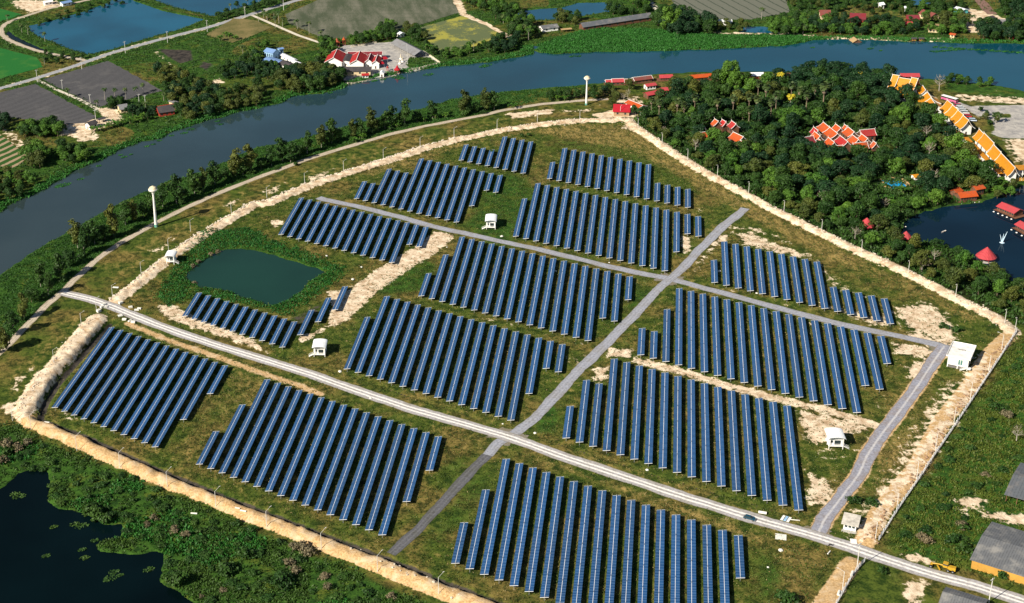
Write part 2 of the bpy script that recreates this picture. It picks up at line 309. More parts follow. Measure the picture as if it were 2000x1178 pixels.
mx(SOIL, lmask([(1410,440),(1480,450),(1560,480),(1600,520),(1640,560),(1700,590)], 4, 6), .5); mx(SOIL, pmask([(1690,830),(1715,840),(1650,960),(1620,1000),(1600,980)], 6), .42); mx(SOIL, pmask([(1770,640),(1880,660),(1860,700),(1760,660)], 6), .6); mx(SOIL, lmask([(1920,700),(1880,780),(1800,890),(1740,970),(1690,1050)], 5, 5), .62); mx(SOIL, lmask([(540,620),(600,640),(700,700),(860,720)], .1, 1), 0.0); mx(DRY, pmask([(300,780),(360,760),(470,700),(600,780),(560,830),(400,830)], 8), .5); mx(SOIL, pmask([(100,805),(135,800),(160,815),(130,825)], 4), .45)
mx(SOIL, lmask([(1250,706),(1326,724),(1428,756),(1530,782),(1632,806),(1712,833)], 3.2, 2.5), .95)
mx(SOIL, lmask([(930,620),(990,632),(1080,655),(1140,672)], 2.2, 3), .42); mx(SOIL, lmask([(770,445),(850,462),(940,484),(1040,508),(1200,545)], 1.5, 2), .15)
mx(CLAY, lmask([(250,632),(322,662),(398,688),(487,720),(580,752),(625,770)], 2.8, 3), .8); mx(CLAY, lmask([(640,770),(760,805),(880,845),(950,862)], 2.5, 4), .42); mx(CLAY, lmask([(1010,885),(1110,915),(1230,955),(1340,990),(1440,1020)], 2.5, 4), .45)
mx(SOIL, lmask([(1500,610),(1600,636),(1690,655)], 2, 2.5), .5); mx(SOIL, lmask([(1395,560),(1480,580),(1560,602)], 2, 3), .3)
SITE = [(222,600),(380,480),(526,395),(756,315),(1053,243),(1230,233),(1443,372),(1691,497),(1975,645),(1716,1056),(1600,1230),(950,1230),(855,1142),(420,972),(61,822),(45,805)]
SITEM = pmask(SITE, 4)
mx(DRY, SITEM, .33)
for pts, k, s in [([(900,285),(980,258),(1130,238),(1235,240),(1440,375),(1620,470),(1800,560),(1930,620),(1900,640),(1760,560),(1600,505),(1480,440),(1300,335),(1180,290),(1040,262)], .66, 7),
 ([(700,335),(900,272),(930,282),(720,350)], .6, 5), ([(178,520),(300,450),(500,355),(760,272),(1000,226),(1120,208),(1150,225),(1000,245),(760,306),(520,388),(330,490),(230,565)], .42, 6),
 ([(0,740),(100,640),(150,600),(180,615),(60,750),(10,800)], .45, 6), ([(880,860),(960,870),(760,815),(640,775)], .6, 5), ([(1000,880),(1100,905),(1400,1010),(1520,1050),(1500,1075),(1250,975),(1050,905)], .7, 5), ([(1040,850),(1100,868),(1540,1010),(1500,1020),(1080,890)], .5, 4),
 ([(1480,1050),(1640,1085),(1600,1178),(1460,1178),(1460,1090)], .5, 10), ([(640,800),(900,860),(840,1000),(760,1070),(600,1010),(420,960),(200,870),(330,800)], .38, 10), ([(1700,880),(1800,800),(1870,720),(1790,900),(1700,1010)], .75, 8), ([(1690,590),(1740,620)], 0, 1),
 ([(555,600),(620,545),(640,540),(575,610),(540,622)], .75, 2.5), ([(930,30),(810,55),(830,66),(960,60)], .4, 4), ([(430,200),(500,150),(560,60),(480,90)], .25, 8), ([(1745,310),(1800,330),(1800,345),(1740,342)], .8, 2),
 ([(1960,670),(2040,660),(2040,1100),(1850,1080),(1740,1060),(1800,960)], .42, 10), ([(1830,860),(1990,880),(1960,930),(1840,900)], .45, 8), ([(1600,15),(1880,15),(1870,60),(1600,60)], .55, 8)]:
    if k > 0: mx(DRY, pmask(pts, s), k)
for pts, k, s in [(RIVER_NEAR[:20]+[(p[0], p[1]) for p in R5[::-1][3:]], .95, 3), ([(-40,825),(40,830),(60,850),(150,885),(330,960),(420,1000),(520,1040),(640,1092),(860,1185),(700,1230),(-60,1230)], .8, 5),
 ([(1995,655),(1722,1062),(1760,1085),(1900,1120),(2060,1160),(2060,640)], .78, 5), ([(300,580),(340,520),(400,455),(470,440),(560,480),(650,515),(680,530),(640,560),(560,615),(500,600),(380,575),(330,600)], .8, 5),
 ([(940,330),(1030,345),(1050,380),(1000,470),(960,480),(900,440),(935,400)], .8, 8), ([(880,340),(960,320),(1000,350),(950,400)], .5, 6), ([(1050,300),(1080,265),(1250,290),(1350,350),(1370,400),(1300,350),(1100,290)], .5, 7), ([(1840,158),(1930,165),(2000,178),(2060,190),(2000,195),(1850,180)], .7, 3),
 ([(1060,765),(1095,800),(1090,850),(1040,845)], .7, 4), ([(1160,640),(1230,650),(1240,690),(1190,660)], .3, 5), ([(850,880),(960,900),(920,950),(830,950)], .4, 6), ([(890,940),(980,905),(960,980),(880,1060),(800,1110)], .5, 6), ([(1240,560),(1280,570),(1230,620),(1215,600)], .6, 4), ([(1460,1060),(1560,1100),(1530,1178),(1460,1178)], .6, 8), ([(330,780),(440,740),(520,760),(420,850),(330,880)], .35, 8),
 ([(700,560),(760,530),(830,500),(860,520),(830,570),(740,580)], .65, 5), ([(60,870),(420,1000),(520,1045),(330,1000),(100,900)], .4, 5), ([(1730,1000),(1850,900),(1830,980),(1760,1080)], .5, 6)]:
    mx(LUSH, pmask(pts, s), k)
far = pmask(RIVER_FAR[::-1]+[(2080,-30),(-60,-60),(-60,450)] if False else [(-80,460)]+RIVER_FAR[::-1]+[(2100,-40),(-80,-80)], 4); mx(LUSH, far*(.35+.55*(vnoise(GX, GY, 45, 71) > .42)), 1.0)
WOOD = [(1245,238),(1262,205),(1300,180),(1420,160),(1560,152),(1700,158),(1738,166),(1775,198),(1815,224),(1850,258),(1885,280),(1905,305),(1930,330),(1952,352),(1938,368),(1905,380),(1885,395),(1810,405),(1765,430),(1757,468),(1830,482),(1900,512),(1960,548),(2000,575),(2060,600),(2060,650),(1990,632),(1940,605),(1880,578),(1820,548),(1755,515),(1690,488),(1627,458),(1564,427),(1500,398),(1443,364),(1392,337),(1344,307),(1293,274)]
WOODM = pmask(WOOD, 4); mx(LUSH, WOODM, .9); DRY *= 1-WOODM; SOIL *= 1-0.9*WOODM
mx(MUD, pmask([(305,95),(375,98),(378,118),(350,125),(325,110)], 4), .85); mx(MUD, pmask([(395,118),(420,125),(405,140),(385,132)], 4), .7); mx(MUD, pmask([(95,900),(150,915),(160,950),(110,965)], 6), .35); mx(MUD, pmask([(560,620),(620,590),(650,585),(600,640),(565,650)], 4), .55)
mx(MUD, np.clip(1.5-np.abs(dDrain)/2.2, 0, 1).astype(np.float32), .75); mx(MUD, lmask(R1N, .5, .5), .7); mx(MUD, lmask(R1N2, .5, .5), .7)
for ln in ([(985,370),(960,392),(935,412)], [(650,770),(760,805),(850,832)], [(770,1075),(870,1020),(960,930)], [(1490,1060),(1560,1075),(1640,1092)], [(300,800),(360,770),(440,745)], [(1330,470),(1345,440),(1400,420)], [(560,650),(640,690),(700,560),(740,540)], [(1750,830),(1790,770),(1830,735)], [(180,560),(240,520),(330,470)], [(30,735),(110,650),(160,620)]):
    for o_ in (-1.2, 1.2): mx(MUD, lmask([(x+o_*2.2, y) for x, y in ln], .25, .5), .55)
mx(PAVE, pmask([(672,89),(766,82),(827,100),(862,124),(799,141),(728,156),(676,166),(668,150),(628,134),(640,108)], 2), 1.0); PAVE *= 1-pmask([(800,112),(838,112),(856,124),(800,133),(792,125)], 2)
mx(PAVE, pmask([(1862,196),(1897,207),(2060,204),(2060,270),(1960,270),(1938,262),(1930,240),(1905,225)], 3), .95); PAVE *= 1-0.9*pmask([(1938,222),(1975,222),(1975,230),(1945,231)], 2); PAVE *= 1-.8*pmask([(1915,225),(1940,235),(1945,255),(1930,255)], 3)
for A in (SOIL, CLAY): A *= 1-0.85*PAVE
CLAY *= 1-0.0*MUD
DRY *= 1-0.6*LUSH*(1-SITEM*0.5)
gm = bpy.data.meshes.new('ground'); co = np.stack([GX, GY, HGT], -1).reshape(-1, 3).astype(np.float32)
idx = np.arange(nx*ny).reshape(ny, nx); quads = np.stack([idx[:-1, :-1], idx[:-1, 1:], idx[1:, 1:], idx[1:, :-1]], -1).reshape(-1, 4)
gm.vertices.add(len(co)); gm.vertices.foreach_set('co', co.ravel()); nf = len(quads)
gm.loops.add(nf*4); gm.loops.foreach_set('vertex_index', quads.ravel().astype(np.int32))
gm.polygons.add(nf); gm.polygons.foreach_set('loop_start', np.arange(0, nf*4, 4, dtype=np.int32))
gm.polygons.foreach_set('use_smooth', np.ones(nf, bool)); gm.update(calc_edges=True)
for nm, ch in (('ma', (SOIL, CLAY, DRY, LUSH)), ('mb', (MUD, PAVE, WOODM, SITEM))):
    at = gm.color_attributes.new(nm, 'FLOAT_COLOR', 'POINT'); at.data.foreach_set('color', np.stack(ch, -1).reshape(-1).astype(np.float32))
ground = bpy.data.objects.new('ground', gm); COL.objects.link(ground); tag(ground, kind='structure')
def hgt(x, y):
    i = np.clip(np.searchsorted(xs, x)-1, 0, nx-2); j = np.clip(np.searchsorted(ys, y)-1, 0, ny-2)
    a = (x-xs[i])/(xs[i+1]-xs[i]); b = (y-ys[j])/(ys[j+1]-ys[j])
    return (HGT[j, i]*(1-a)+HGT[j, i+1]*a)*(1-b)+(HGT[j+1, i]*(1-a)+HGT[j+1, i+1]*a)*b
def gp(x, y, lift=0.0):                    # photo place -> point on the real ground
    p = un(x, y)
    for _ in range(3): p = un(x, y, float(hgt(p[0], p[1])))
    return Vector((p[0], p[1], float(hgt(p[0], p[1]))+lift))
# ground material
n = N('ground_cover'); P = n.pos()
A = n.attr('ma'); s3 = n.node('ShaderNodeSeparateColor'); n.set(s3.inputs[0], A.outputs['Color']); soil, clay, dry = s3.outputs[:3]; lush = A.outputs['Alpha']
B = n.attr('mb'); s4 = n.node('ShaderNodeSeparateColor'); n.set(s4.inputs[0], B.outputs['Color']); mud, pave, wood = s4.outputs[:3]
n1 = n.noise(P, 0.035, 4, 0.6); n2 = n.noise(P, 0.22, 5, 0.65, 0.4); n3 = n.noise(P, 1.1, 4, 0.7); n4 = n.noise(n.scale(P, (0.5, 0.16, 1)), 0.55, 4, 0.65, 1.2)
cl = n.math('ADD', n.math('MULTIPLY', n2, 0.6), n.math('MULTIPLY', n3, 0.4))
g = n.mix(n.step(cl, 0.38, 0.60), (0.014, 0.034, 0.005), (0.088, 0.120, 0.018))
g = n.mix(n.step(n1, 0.42, 0.62), g, n.mix(n.step(cl, 0.40, 0.58), (0.030, 0.034, 0.008), (0.190, 0.145, 0.040)))
drc = n.mix(n.step(n.math('ADD', n.math('MULTIPLY', n4, .6), n.math('MULTIPLY', n3, .4)), 0.38, 0.62), (0.075, 0.066, 0.016), (0.36, 0.255, 0.085))
g = n.mix(n.step(n.math('ADD', dry, n.math('MULTIPLY', n.math('SUBTRACT', n.math('ADD', n.math('MULTIPLY', n2, .65), n.math('MULTIPLY', n4, .35)), .5), 1.9)), 0.32, 0.85), g, drc)
lu = n.mix(n.step(cl, 0.38, 0.62), (0.010, 0.034, 0.006), (0.050, 0.120, 0.016))
lu = n.mix(n.step(n.noise(P, 0.09, 4, .6), .5, .72), lu, n.mix(n.step(n3, .35, .65), (0.03, 0.055, 0.007), (0.14, 0.165, 0.025)))
g = n.mix(n.step(n.math('ADD', lush, n.math('MULTIPLY', n.math('SUBTRACT', n2, .5), .8)), 0.3, 0.7), g, lu)
cc = n.mix(n.step(n3, .3, .7), (0.36, 0.215, 0.09), (0.66, 0.45, 0.23)); cc = n.mix(n.step(n2, .45, .7), cc, (0.60, 0.46, 0.30))
g = n.mix(n.step(n.math('ADD', clay, n.math('MULTIPLY', n.math('SUBTRACT', cl, .5), 1.2)), 0.40, 0.62), g, cc)
sc_ = n.mix(n.step(n2, .3, .7), (0.44, 0.30, 0.18), (0.86, 0.72, 0.54)); sc_ = n.mix(n.step(n3, .54, .74), sc_, (0.26, 0.17, 0.09))
g = n.mix(n.step(n.math('ADD', soil, n.math('MULTIPLY', n.math('SUBTRACT', n.math('ADD', n.math('MULTIPLY', n2, .7), n.math('MULTIPLY', n4, .3)), .5), 2.0)), 0.40, 0.57), g, sc_)
md = n.mix(n.step(n2, .35, .65), (0.022, 0.020, 0.020), (0.07, 0.06, 0.05))
g = n.mix(n.step(n.math('ADD', mud, n.math('MULTIPLY', n.math('SUBTRACT', n2, .5), .8)), 0.4, 0.65), g, md)
pv = n.mix(n.step(n2, .3, .7), (0.27, 0.26, 0.26), (0.48, 0.45, 0.41)); g = n.mix(n.step(n.math('ADD', pave, n.math('MULTIPLY', n.math('SUBTRACT', n2, .5), .6)), .4, .6), g, pv)
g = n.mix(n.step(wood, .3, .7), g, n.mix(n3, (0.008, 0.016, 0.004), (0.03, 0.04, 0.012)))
n.bump(n.math('ADD', n.math('MULTIPLY', n2, 0.7), n.math('MULTIPLY', n3, 0.5)), 0.9, 0.55)
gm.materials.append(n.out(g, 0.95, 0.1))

# ---------------------------------------------------------------- water sheets
def water_mat(name, deep, rough=0.06, var=0.25, bs=0.05, sky_grade=False):
    n = N(name); P = n.pos(); f = n.noise(P, 0.012, 3, .5); k = n.step(f, .3, .7)
    a = tuple(c*(1-var) for c in deep); b = tuple(c*(1+var) for c in deep)
    n.bump(n.noise(n.scale(P, (1, .35, 1)), 0.5, 3, .6), bs, 0.25); c = n.mix(k, a, b)
    if sky_grade:   # sky reflection painted into the colour, greyer left to bluer right
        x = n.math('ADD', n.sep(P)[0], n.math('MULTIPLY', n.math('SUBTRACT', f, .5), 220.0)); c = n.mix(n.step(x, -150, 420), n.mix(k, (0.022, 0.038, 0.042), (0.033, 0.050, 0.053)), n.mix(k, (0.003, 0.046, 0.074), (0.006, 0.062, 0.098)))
    return n.out(c, rough, 0.5 if name[0] in 'rb' else .10 if name[0] in 'dw' else .3)
WM = {'river': water_mat('river_water', (0.007, 0.047, 0.066), sky_grade=True), 'blue_pond': water_mat('blue_pond_water', (0.006, 0.075, 0.130)), 'pond': water_mat('green_pond_water', (0.008, 0.034, 0.022)),
      'dark': water_mat('dark_pond_water', (0.003, 0.014, 0.028)), 'wet': water_mat('wetland_water', (0.001, 0.005, 0.006), var=.4, rough=.2)}
def flat(name, P, z, mat, **kw):
    from mathutils.geometry import tessellate_polygon
    vv = [(p[0], p[1], z) for p in P]; tri = tessellate_polygon([[Vector(v) for v in vv]])
    me = bpy.data.meshes.new(name); me.from_pydata(vv, [], tri); me.materials.append(mat); me.update()
    if len(me.polygons) and sum(p.normal.z for p in me.polygons) < 0: me.flip_normals()
    return tag(link(bpy.data.objects.new(name, me)), **kw)
for nm, (pts, z, bw) in WATERS.items():
    P = unl(pts, z); c = P.mean(0)
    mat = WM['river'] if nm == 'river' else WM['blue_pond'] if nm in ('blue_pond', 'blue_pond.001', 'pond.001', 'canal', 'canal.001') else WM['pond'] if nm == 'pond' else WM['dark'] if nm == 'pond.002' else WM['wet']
    Q = []                                  # grow the sheet a little under the sloping bank
    for k in range(len(P)):
        a, b = P[k-1], P[(k+1) % len(P)]; t = (b-a)/(np.linalg.norm(b-a)+1e-9); nn = np.array([t[1], -t[0]])
        Q.append(P[k]+nn*4.0*(1 if sum(P[i-1][0]*P[i][1]-P[i][0]*P[i-1][1] for i in range(len(P))) > 0 else -1))
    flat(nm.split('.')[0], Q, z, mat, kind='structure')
# ---------------------------------------------------------------- roads
def ribbon(name, pts, width, z, mat, jit=0.35, step=2.0, seed=0):
    P = unl(pts); r = np.random.default_rng(seed); seg = np.linalg.norm(np.diff(P, axis=0), axis=1); S = np.concatenate([[0], np.cumsum(seg)])
    m = max(2, int(S[-1]/step)); t = np.linspace(0, S[-1], m)
    X = np.interp(t, S, P[:, 0]); Y = np.interp(t, S, P[:, 1]); k = np.array([1, 2, 3, 2, 1])/9
    if m > 12:
        for A_ in (X, Y):
            A_[2:-2] = np.convolve(A_, k, 'valid')
    dx = np.gradient(X); dy = np.gradient(Y); L = np.hypot(dx, dy); nxx, nyy = -dy/L, dx/L
    wl = width/2+np.convolve(r.normal(0, jit, m+4), np.ones(5)/3, 'valid'); wr = width/2+np.convolve(r.normal(0, jit, m+4), np.ones(5)/3, 'valid')
    vv = []; us = (-1, -.45, 0, .45, 1)
    for i in range(m):
        for u in us:
            w_ = wl[i] if u > 0 else wr[i]; x = X[i]+nxx[i]*u*w_; y = Y[i]+nyy[i]*u*w_
            vv.append((x, y, max(z, float(hgt(x, y))+z*0.6)))
    q = len(us); ff = [(i*q+j, (i+1)*q+j, (i+1)*q+j+1, i*q+j+1) for i in range(m-1) for j in range(q-1)]
    me = bpy.data.meshes.new(name); me.from_pydata(vv, [], ff); uv = me.uv_layers.new(name='u')
    arr = np.zeros((len(me.loops), 2), np.float32); vi = np.zeros(len(me.loops), np.int32); me.loops.foreach_get('vertex_index', vi)
    arr[:, 0] = np.array(us)[vi % q]*.5+.5; arr[:, 1] = t[vi//q]; uv.data.foreach_set('uv', arr.ravel())
    me.materials.append(mat); me.update()
    if me.polygons[0].normal.z < 0: me.flip_normals()
    return tag(link(bpy.data.objects.new(name, me)), kind='structure')
def road_mat(name, base, track, edge, tw=0.16, tk=1.0, both=True):
    n = N(name); P = n.pos(); uv = n.sep(n.coord('UV')); u = uv[0]
    f = n.noise(P, 0.9, 5, .7); g = n.noise(P, .15, 3, .6); c = n.mix(n.step(f, .3, .7), tuple(x*.68 for x in base), tuple(min(1, x*1.25) for x in base))
    c = n.mix(n.math('MULTIPLY', n.step(g, .4, .7), .35), c, edge)
    uu = n.math('ADD', u, n.math('MULTIPLY', n.math('SUBTRACT', g, .5), .07)); a = n.math('ABSOLUTE', n.math('SUBTRACT', uu, .5))
    tr = n.math('SUBTRACT', 1.0, n.step(n.math('ABSOLUTE', n.math('SUBTRACT', a, tw if both else 0.0)), .03, .11))
    c = n.mix(n.math('MULTIPLY', n.math('MULTIPLY', tr, n.step(f, .1, .6)), tk), c, track)
    e = n.step(n.math('ADD', a, n.math('MULTIPLY', n.math('SUBTRACT', f, .5), .22)), .43, .52); c = n.mix(e, c, edge)
    n.bump(f, .5, .12); return n.out(c, .95, .1)
M_R1 = road_mat('gravel_track', (0.40, 0.38, 0.385), (0.90, 0.87, 0.82), (0.20, 0.17, 0.10), .15, .9)
M_R2 = road_mat('grey_gravel', (0.30, 0.31, 0.36), (0.42, 0.42, 0.46), (0.19, 0.16, 0.10), .15, .4)
M_R2d = road_mat('dark_gravel', (0.115, 0.115, 0.13), (0.20, 0.20, 0.21), (0.07, 0.07, 0.03), .17, .35)
M_R4 = road_mat('blue_gravel', (0.29, 0.295, 0.35), (0.56, 0.54, 0.54), (0.25, 0.17, 0.10), 0, .8, False)
M_R5 = road_mat('dirt_lane', (0.45, 0.38, 0.30), (0.62, 0.53, 0.42), (0.16, 0.13, 0.06), .17, .6)
M_R8 = road_mat('worn_asphalt', (0.30, 0.31, 0.34), (0.40, 0.41, 0.44), (0.42, 0.38, 0.30), .2, .5)
M_R10 = road_mat('pale_concrete', (0.66, 0.60, 0.50), (0.74, 0.68, 0.58), (0.3, 0.25, 0.15), .2, .3)
ribbon('gravel_road', R1, 7.6, 0.10, M_R1, .30, seed=1)
ribbon('gravel_road', R2, 5.6, 0.06, M_R2, .28, seed=2)
i3 = R3.index((972,866))
ribbon('gravel_road', R3[:i3+2], 5.6, 0.08, M_R2, .30, seed=3); ribbon('gravel_road', R3[i3+1:], 5.0, 0.05, M_R2d, .28, seed=4)
ribbon('gravel_road', R4, 6.5, 0.07, M_R4, .35, seed=5)
ribbon('dirt_track', R5, 4.6, 0.08, M_R5, .25, seed=6)
ribbon('road', R8, 6.0, 0.09, M_R8, .1, seed=7); ribbon('dirt_track', R9, 4.6, 0.07, M_R5, .25, seed=8); ribbon('path', R10, 3.4, 0.07, M_R10, .1, seed=9)
ribbon('path', R11, 3.6, 0.07, M_R10, .3, seed=10); ribbon('road', R12, 5, 0.07, M_R10, .2, seed=11); ribbon('dirt_track', R13, 8, 0.07, plain('red_laterite', (0.22, 0.13, 0.10)), .3, seed=12)
for (c0, rr) in (((995,853), 7.0), ((1309,545), 6.5), ((1843,682), 6.5), ((1597,1043), 5.5)):
    p = un(*c0); rj = np.random.default_rng(int(c0[0]))
    pts = [(p[0]+rr*(1+.22*rj.normal())*math.cos(t), p[1]+rr*(1+.22*rj.normal())*math.sin(t)) for t in np.linspace(0, 2*math.pi, 28)[:-1]]
    flat('gravel_road', pts, 0.035, M_R2, kind='structure')
# ---------------------------------------------------------------- fields
def field_mat(look):
    n = N(look+'_field'); P = n.pos(); f = n.noise(P, .8, 4, .65); g = n.noise(P, .05, 4, .6)
    if look in ('dark', 'greyrow', 'beds', 'grey'):
        sp, ang = {'dark': (2.6, 62), 'greyrow': (9.0, 8), 'beds': (7.5, -38), 'grey': (11, 74)}[look]
        x = n.sep(P); d = n.math('ADD', n.math('MULTIPLY', x[0], math.cos(rad(ang))/sp), n.math('MULTIPLY', x[1], math.sin(rad(ang))/sp))
        w = n.math('FRACT', n.math('ADD', d, n.math('MULTIPLY', n.math('SUBTRACT', g, .5), .5)))
        tri = n.math('ABSOLUTE', n.math('SUBTRACT', w, .5))
    if look == 'dark': c = n.mix(n.step(n.math('ADD', tri, n.math('MULTIPLY', n.math('SUBTRACT', f, .5), .5)), .12, .4), (0.045, 0.046, 0.05), (0.115, 0.112, 0.118)); c = n.mix(n.step(g, .5, .75), c, (0.12, 0.115, 0.115))
    elif look == 'greyrow': c = n.mix(n.step(tri, .03, .1), (0.055, 0.07, 0.05), n.mix(f, (0.11, 0.12, 0.09), (0.17, 0.17, 0.14)))
    elif look == 'beds': c = n.mix(n.step(n.math('ADD', tri, n.math('MULTIPLY', n.math('SUBTRACT', f, .5), .2)), .26, .34), n.mix(f, (0.012, 0.05, 0.012), (0.05, 0.12, 0.02)), (0.34, 0.25, 0.16))
    elif look == 'grey': c = n.mix(n.step(n.math('ADD', n.math('MULTIPLY', n.noise(n.scale(n.coord(), (1, .22, 1)), .09, 4, .6), .6), n.math('MULTIPLY', f, .4)), .4, .65), (0.062, 0.078, 0.045), (0.17, 0.165, 0.125)); c = n.mix(n.math('MULTIPLY', n.step(tri, .36, .5), .35), c, (0.06, 0.08, 0.05))
    elif look == 'yellow': c = n.mix(n.step(n.math('ADD', g, n.math('MULTIPLY', n.math('SUBTRACT', f, .5), .4)), .5, .62), n.mix(f, (0.09, 0.12, 0.055), (0.13, 0.15, 0.07)), (0.32, 0.30, 0.06))
    elif look == 'rice': c = n.mix(f, (0.012, 0.10, 0.022), (0.025, 0.16, 0.03)); c = n.mix(n.step(g, .5, .7), c, (0.05, 0.16, 0.03))
    else: c = n.mix(n.step(n.math('ADD', n.math('MULTIPLY', g, .6), n.math('MULTIPLY', f, .4)), .4, .62), (0.10, 0.10, 0.035), (0.21, 0.165, 0.07))
    n.bump(f, .6, .2); return n.out(c, .95, .1)
for k, (pts, look, nm) in enumerate(FIELDS):
    P = unl(pts, .12); Q = []
    r = np.random.default_rng(40+k)
    for i in range(len(P)):
        a, b = P[i], P[(i+1) % len(P)]; m = max(1, int(np.linalg.norm(b-a)/5))
        for j in range(m): Q.append(a+(b-a)*j/m+(r.normal(0, .4, 2) if j else 0))
    flat(nm, Q, 0.16, field_mat(look), kind='structure')
# ---------------------------------------------------------------- solar field
AZ_ROW = rad(16.9426); RU = np.array([math.sin(AZ_ROW), math.cos(AZ_ROW)]); RV = np.array([math.cos(AZ_ROW), -math.sin(AZ_ROW)])
SEG, PW, TILT, ZLOW = 28.2, 3.366, rad(9.5), 1.62
n = N('solar_cells'); o = n.sep(n.coord()); yy = o[1]; fr = n.math('FRACT', n.math('DIVIDE', yy, SEG/28)); fl = n.math('FLOOR', n.math('DIVIDE', yy, SEG/28))
cx = n.node('ShaderNodeCombineXYZ'); n.set(cx.inputs[0], fl); n.set(cx.inputs[1], n.math('FLOOR', n.math('DIVIDE', o[0], 1.7))); n.set(cx.inputs[2], n.math('MULTIPLY', n.rand(), 97.0))
wn = n.node('ShaderNodeTexWhiteNoise'); n.set(wn.inputs[0], cx.outputs[0])
cell = n.mix(wn.outputs['Value'], (0.001, 0.037, 0.125), (0.006, 0.056, 0.170)); cell = n.mix(n.math('MULTIPLY', n.step(n.noise(n.pos(), .02, 3), .45, .65), .5), cell, (0.010, 0.045, 0.130)); tone = n.math('ADD', .78, n.math('MULTIPLY', n.rand(), .44)); cell = n.mix(1.0, cell, tone, 'MULTIPLY')
lin = n.math('SUBTRACT', 1.0, n.step(n.math('ABSOLUTE', n.math('SUBTRACT', fr, .5)), .335, .46), clamp=True)
fin = n.math('SUBTRACT', 1.0, lin)
n.out(n.mix(n.math('MULTIPLY', fin, .62), cell, (0.20, 0.33, 0.54)), 0.22, 0.5); M_CELL = n.mat
M_ALU = plain('aluminium_rail', (0.80, 0.80, 0.80), .45, .5, .0, .08); M_STEEL = plain('galvanised_steel', (0.62, 0.62, 0.60), .5, .5, .0, .12)
hw = PW/2; ct, st = math.cos(TILT), math.sin(TILT)
def tilt_m(): return Matrix.Translation((0, 0, ZLOW)) @ Matrix.Rotation(-TILT, 4, 'Y')
M_LEG = plain('dull_steel_leg', (0.25, 0.25, 0.24), .6, .4, 0, .2)
_proto = {}
def row_meshes(seg):
    if seg in _proto: return _proto[seg]
    L = SEG*seg; T = tilt_m(); R = {}
    R['lo'] = MB().box((hw/2-.03, L/2, 0), (hw-.06, L, .05), M=T).mesh('panel', M_CELL); R['hi'] = MB().box((hw*1.5+.03, L/2, 0), (hw-.06, L, .05), M=T).mesh('panel', M_CELL)
    R['seam'] = MB().box((hw, L/2, .012), (.15, L-.1, .06), M=T).mesh('purlin', M_ALU)
    b = MB(); b.box((hw, -.05, -.03), (PW, .10, .16), M=T); R['beam'] = b.mesh('end_beam', M_ALU)
    R['leg'] = MB().box((0, 0, -.2), (.16, .16, 2*(ZLOW+hw*st)+.0-.2)).mesh('leg', M_LEG)
    _proto[seg] = R; return R
SIZE = {1: 'short', 2: 'middle-length', 3: 'long'}
ORD = ['first','second','third','fourth','fifth','sixth','seventh','eighth','ninth','tenth','eleventh','twelfth','thirteenth','fourteenth','fifteenth','sixteenth','seventeenth','eighteenth','nineteenth','twentieth']
def add_row(o_, s_, seg, label, group):
    p = RV*o_+RU*s_; R = row_meshes(seg)
    t = empty('solar_panel_row', (p[0], p[1], 0), -AZ_ROW, label, 'solar panels', group)
    for nm, k, loc in (('panel', 'lo', (0, 0, 0)), ('panel', 'hi', (0, 0, 0)), ('purlin', 'seam', (0, 0, 0)), ('end_beam', 'beam', (0, 0, 0)), ('end_beam', 'beam', (0, SEG*seg+.1, 0))):
        c = link(bpy.data.objects.new(nm, R[k]), t); c.location = loc
    hz = (ZLOW+hw*st)/2
    for k in range(2*seg+1):
        c = link(bpy.data.objects.new('leg', R['leg']), t); c.location = (hw*ct, .25+k*(SEG*seg-.5)/(2*seg), hz)
def os_(pt): p = un(pt[0], pt[1], ZLOW)[:2]; return np.array([p@RV, p@RU])
GL = os_((1437.2, 1128.9))
BLOCKS = [  # description, first row's low corner, (last row's low corner, index), [(shift, length) ...] in strings of 28 modules
 ('block in the front left bund corner', (100.9,796.1), ((296,873), 10), [(0,3)]*11+[(1,2),(2,1)]),
 ('block between front bund and main road', (382.6,906.7), ((738.6,1044.8), 15), [(0,1),(0,2)]+[(0,3)]*14+[(1,2),(2,1)]),
 ('block below the green pond', (355.3,617.7), ((545,678.3), 10), [(0,1)]*11),
 ('block above the green pond', (543.3,458.3), ((759.3,513), 12), [(0,2)]*13+[(1,1)]*2),
 ('block left of the pale curved-roof hut', (691.2,388.3), ((885.8,434.2), 11), [(0,1)]*2+[(0,2)]*3+[(0,3)]*7+[(1,2)]+[(2,1)]*2),
 ('block nearest the river', (895.5,313.2), ((1016.4,338.6), 7), [(0,1)]*4+[(0,2)]*4),
 ('upper block nearest the red-roofed hut', (1067.9,349.3), ((1337.7,405.4), 14), [(0,1)]+[(0,2)]*10+[(0,1)]*4),
 ('block right of the curved-roof hut', (1001.7,461.9), ((1292.1,529.4), 14), [(0,2)]+[(0,3)]*14+[(1,2)]+[(2,1)]*2),
 ('block in the middle of the field', (816.8,578.3), ((1141.6,665.4), 15), [(0,1),(0,2)]+[(0,3)]*14+[(1,2)]*2+[(2,1)]),
 ('block right of the roadside hut', (671.3,720.8), ((990.5,820.9), 14), [(0,2)]+[(0,3)]*14+[(1,2)]+[(2,1)]*2),
 ('block left of the white substation', (1244.6,693.4), ((1666,806), 16), [(0,1)]*2+[(0,2)]+[(0,3)]*14+[(1,2)]*2+[(2,1)]),
 ('block left of the hut with steps', (1098.4,855.7), ((1551.7,996.4), 16), [(0,1)]+[(0,2)]*2+[(0,3)]*14),
 ('block nearest the wood', (1389.5,552.1), ((1732,632.8), 14), [(0,1)]+[(0,2)]*9+[(0,1)]*5),
 ('front block cut by the lower edge', (881.1,1100.2), (None, 18), [(0,1),(0,2)]+[(0,3)]*16+[(2,1)]),
]
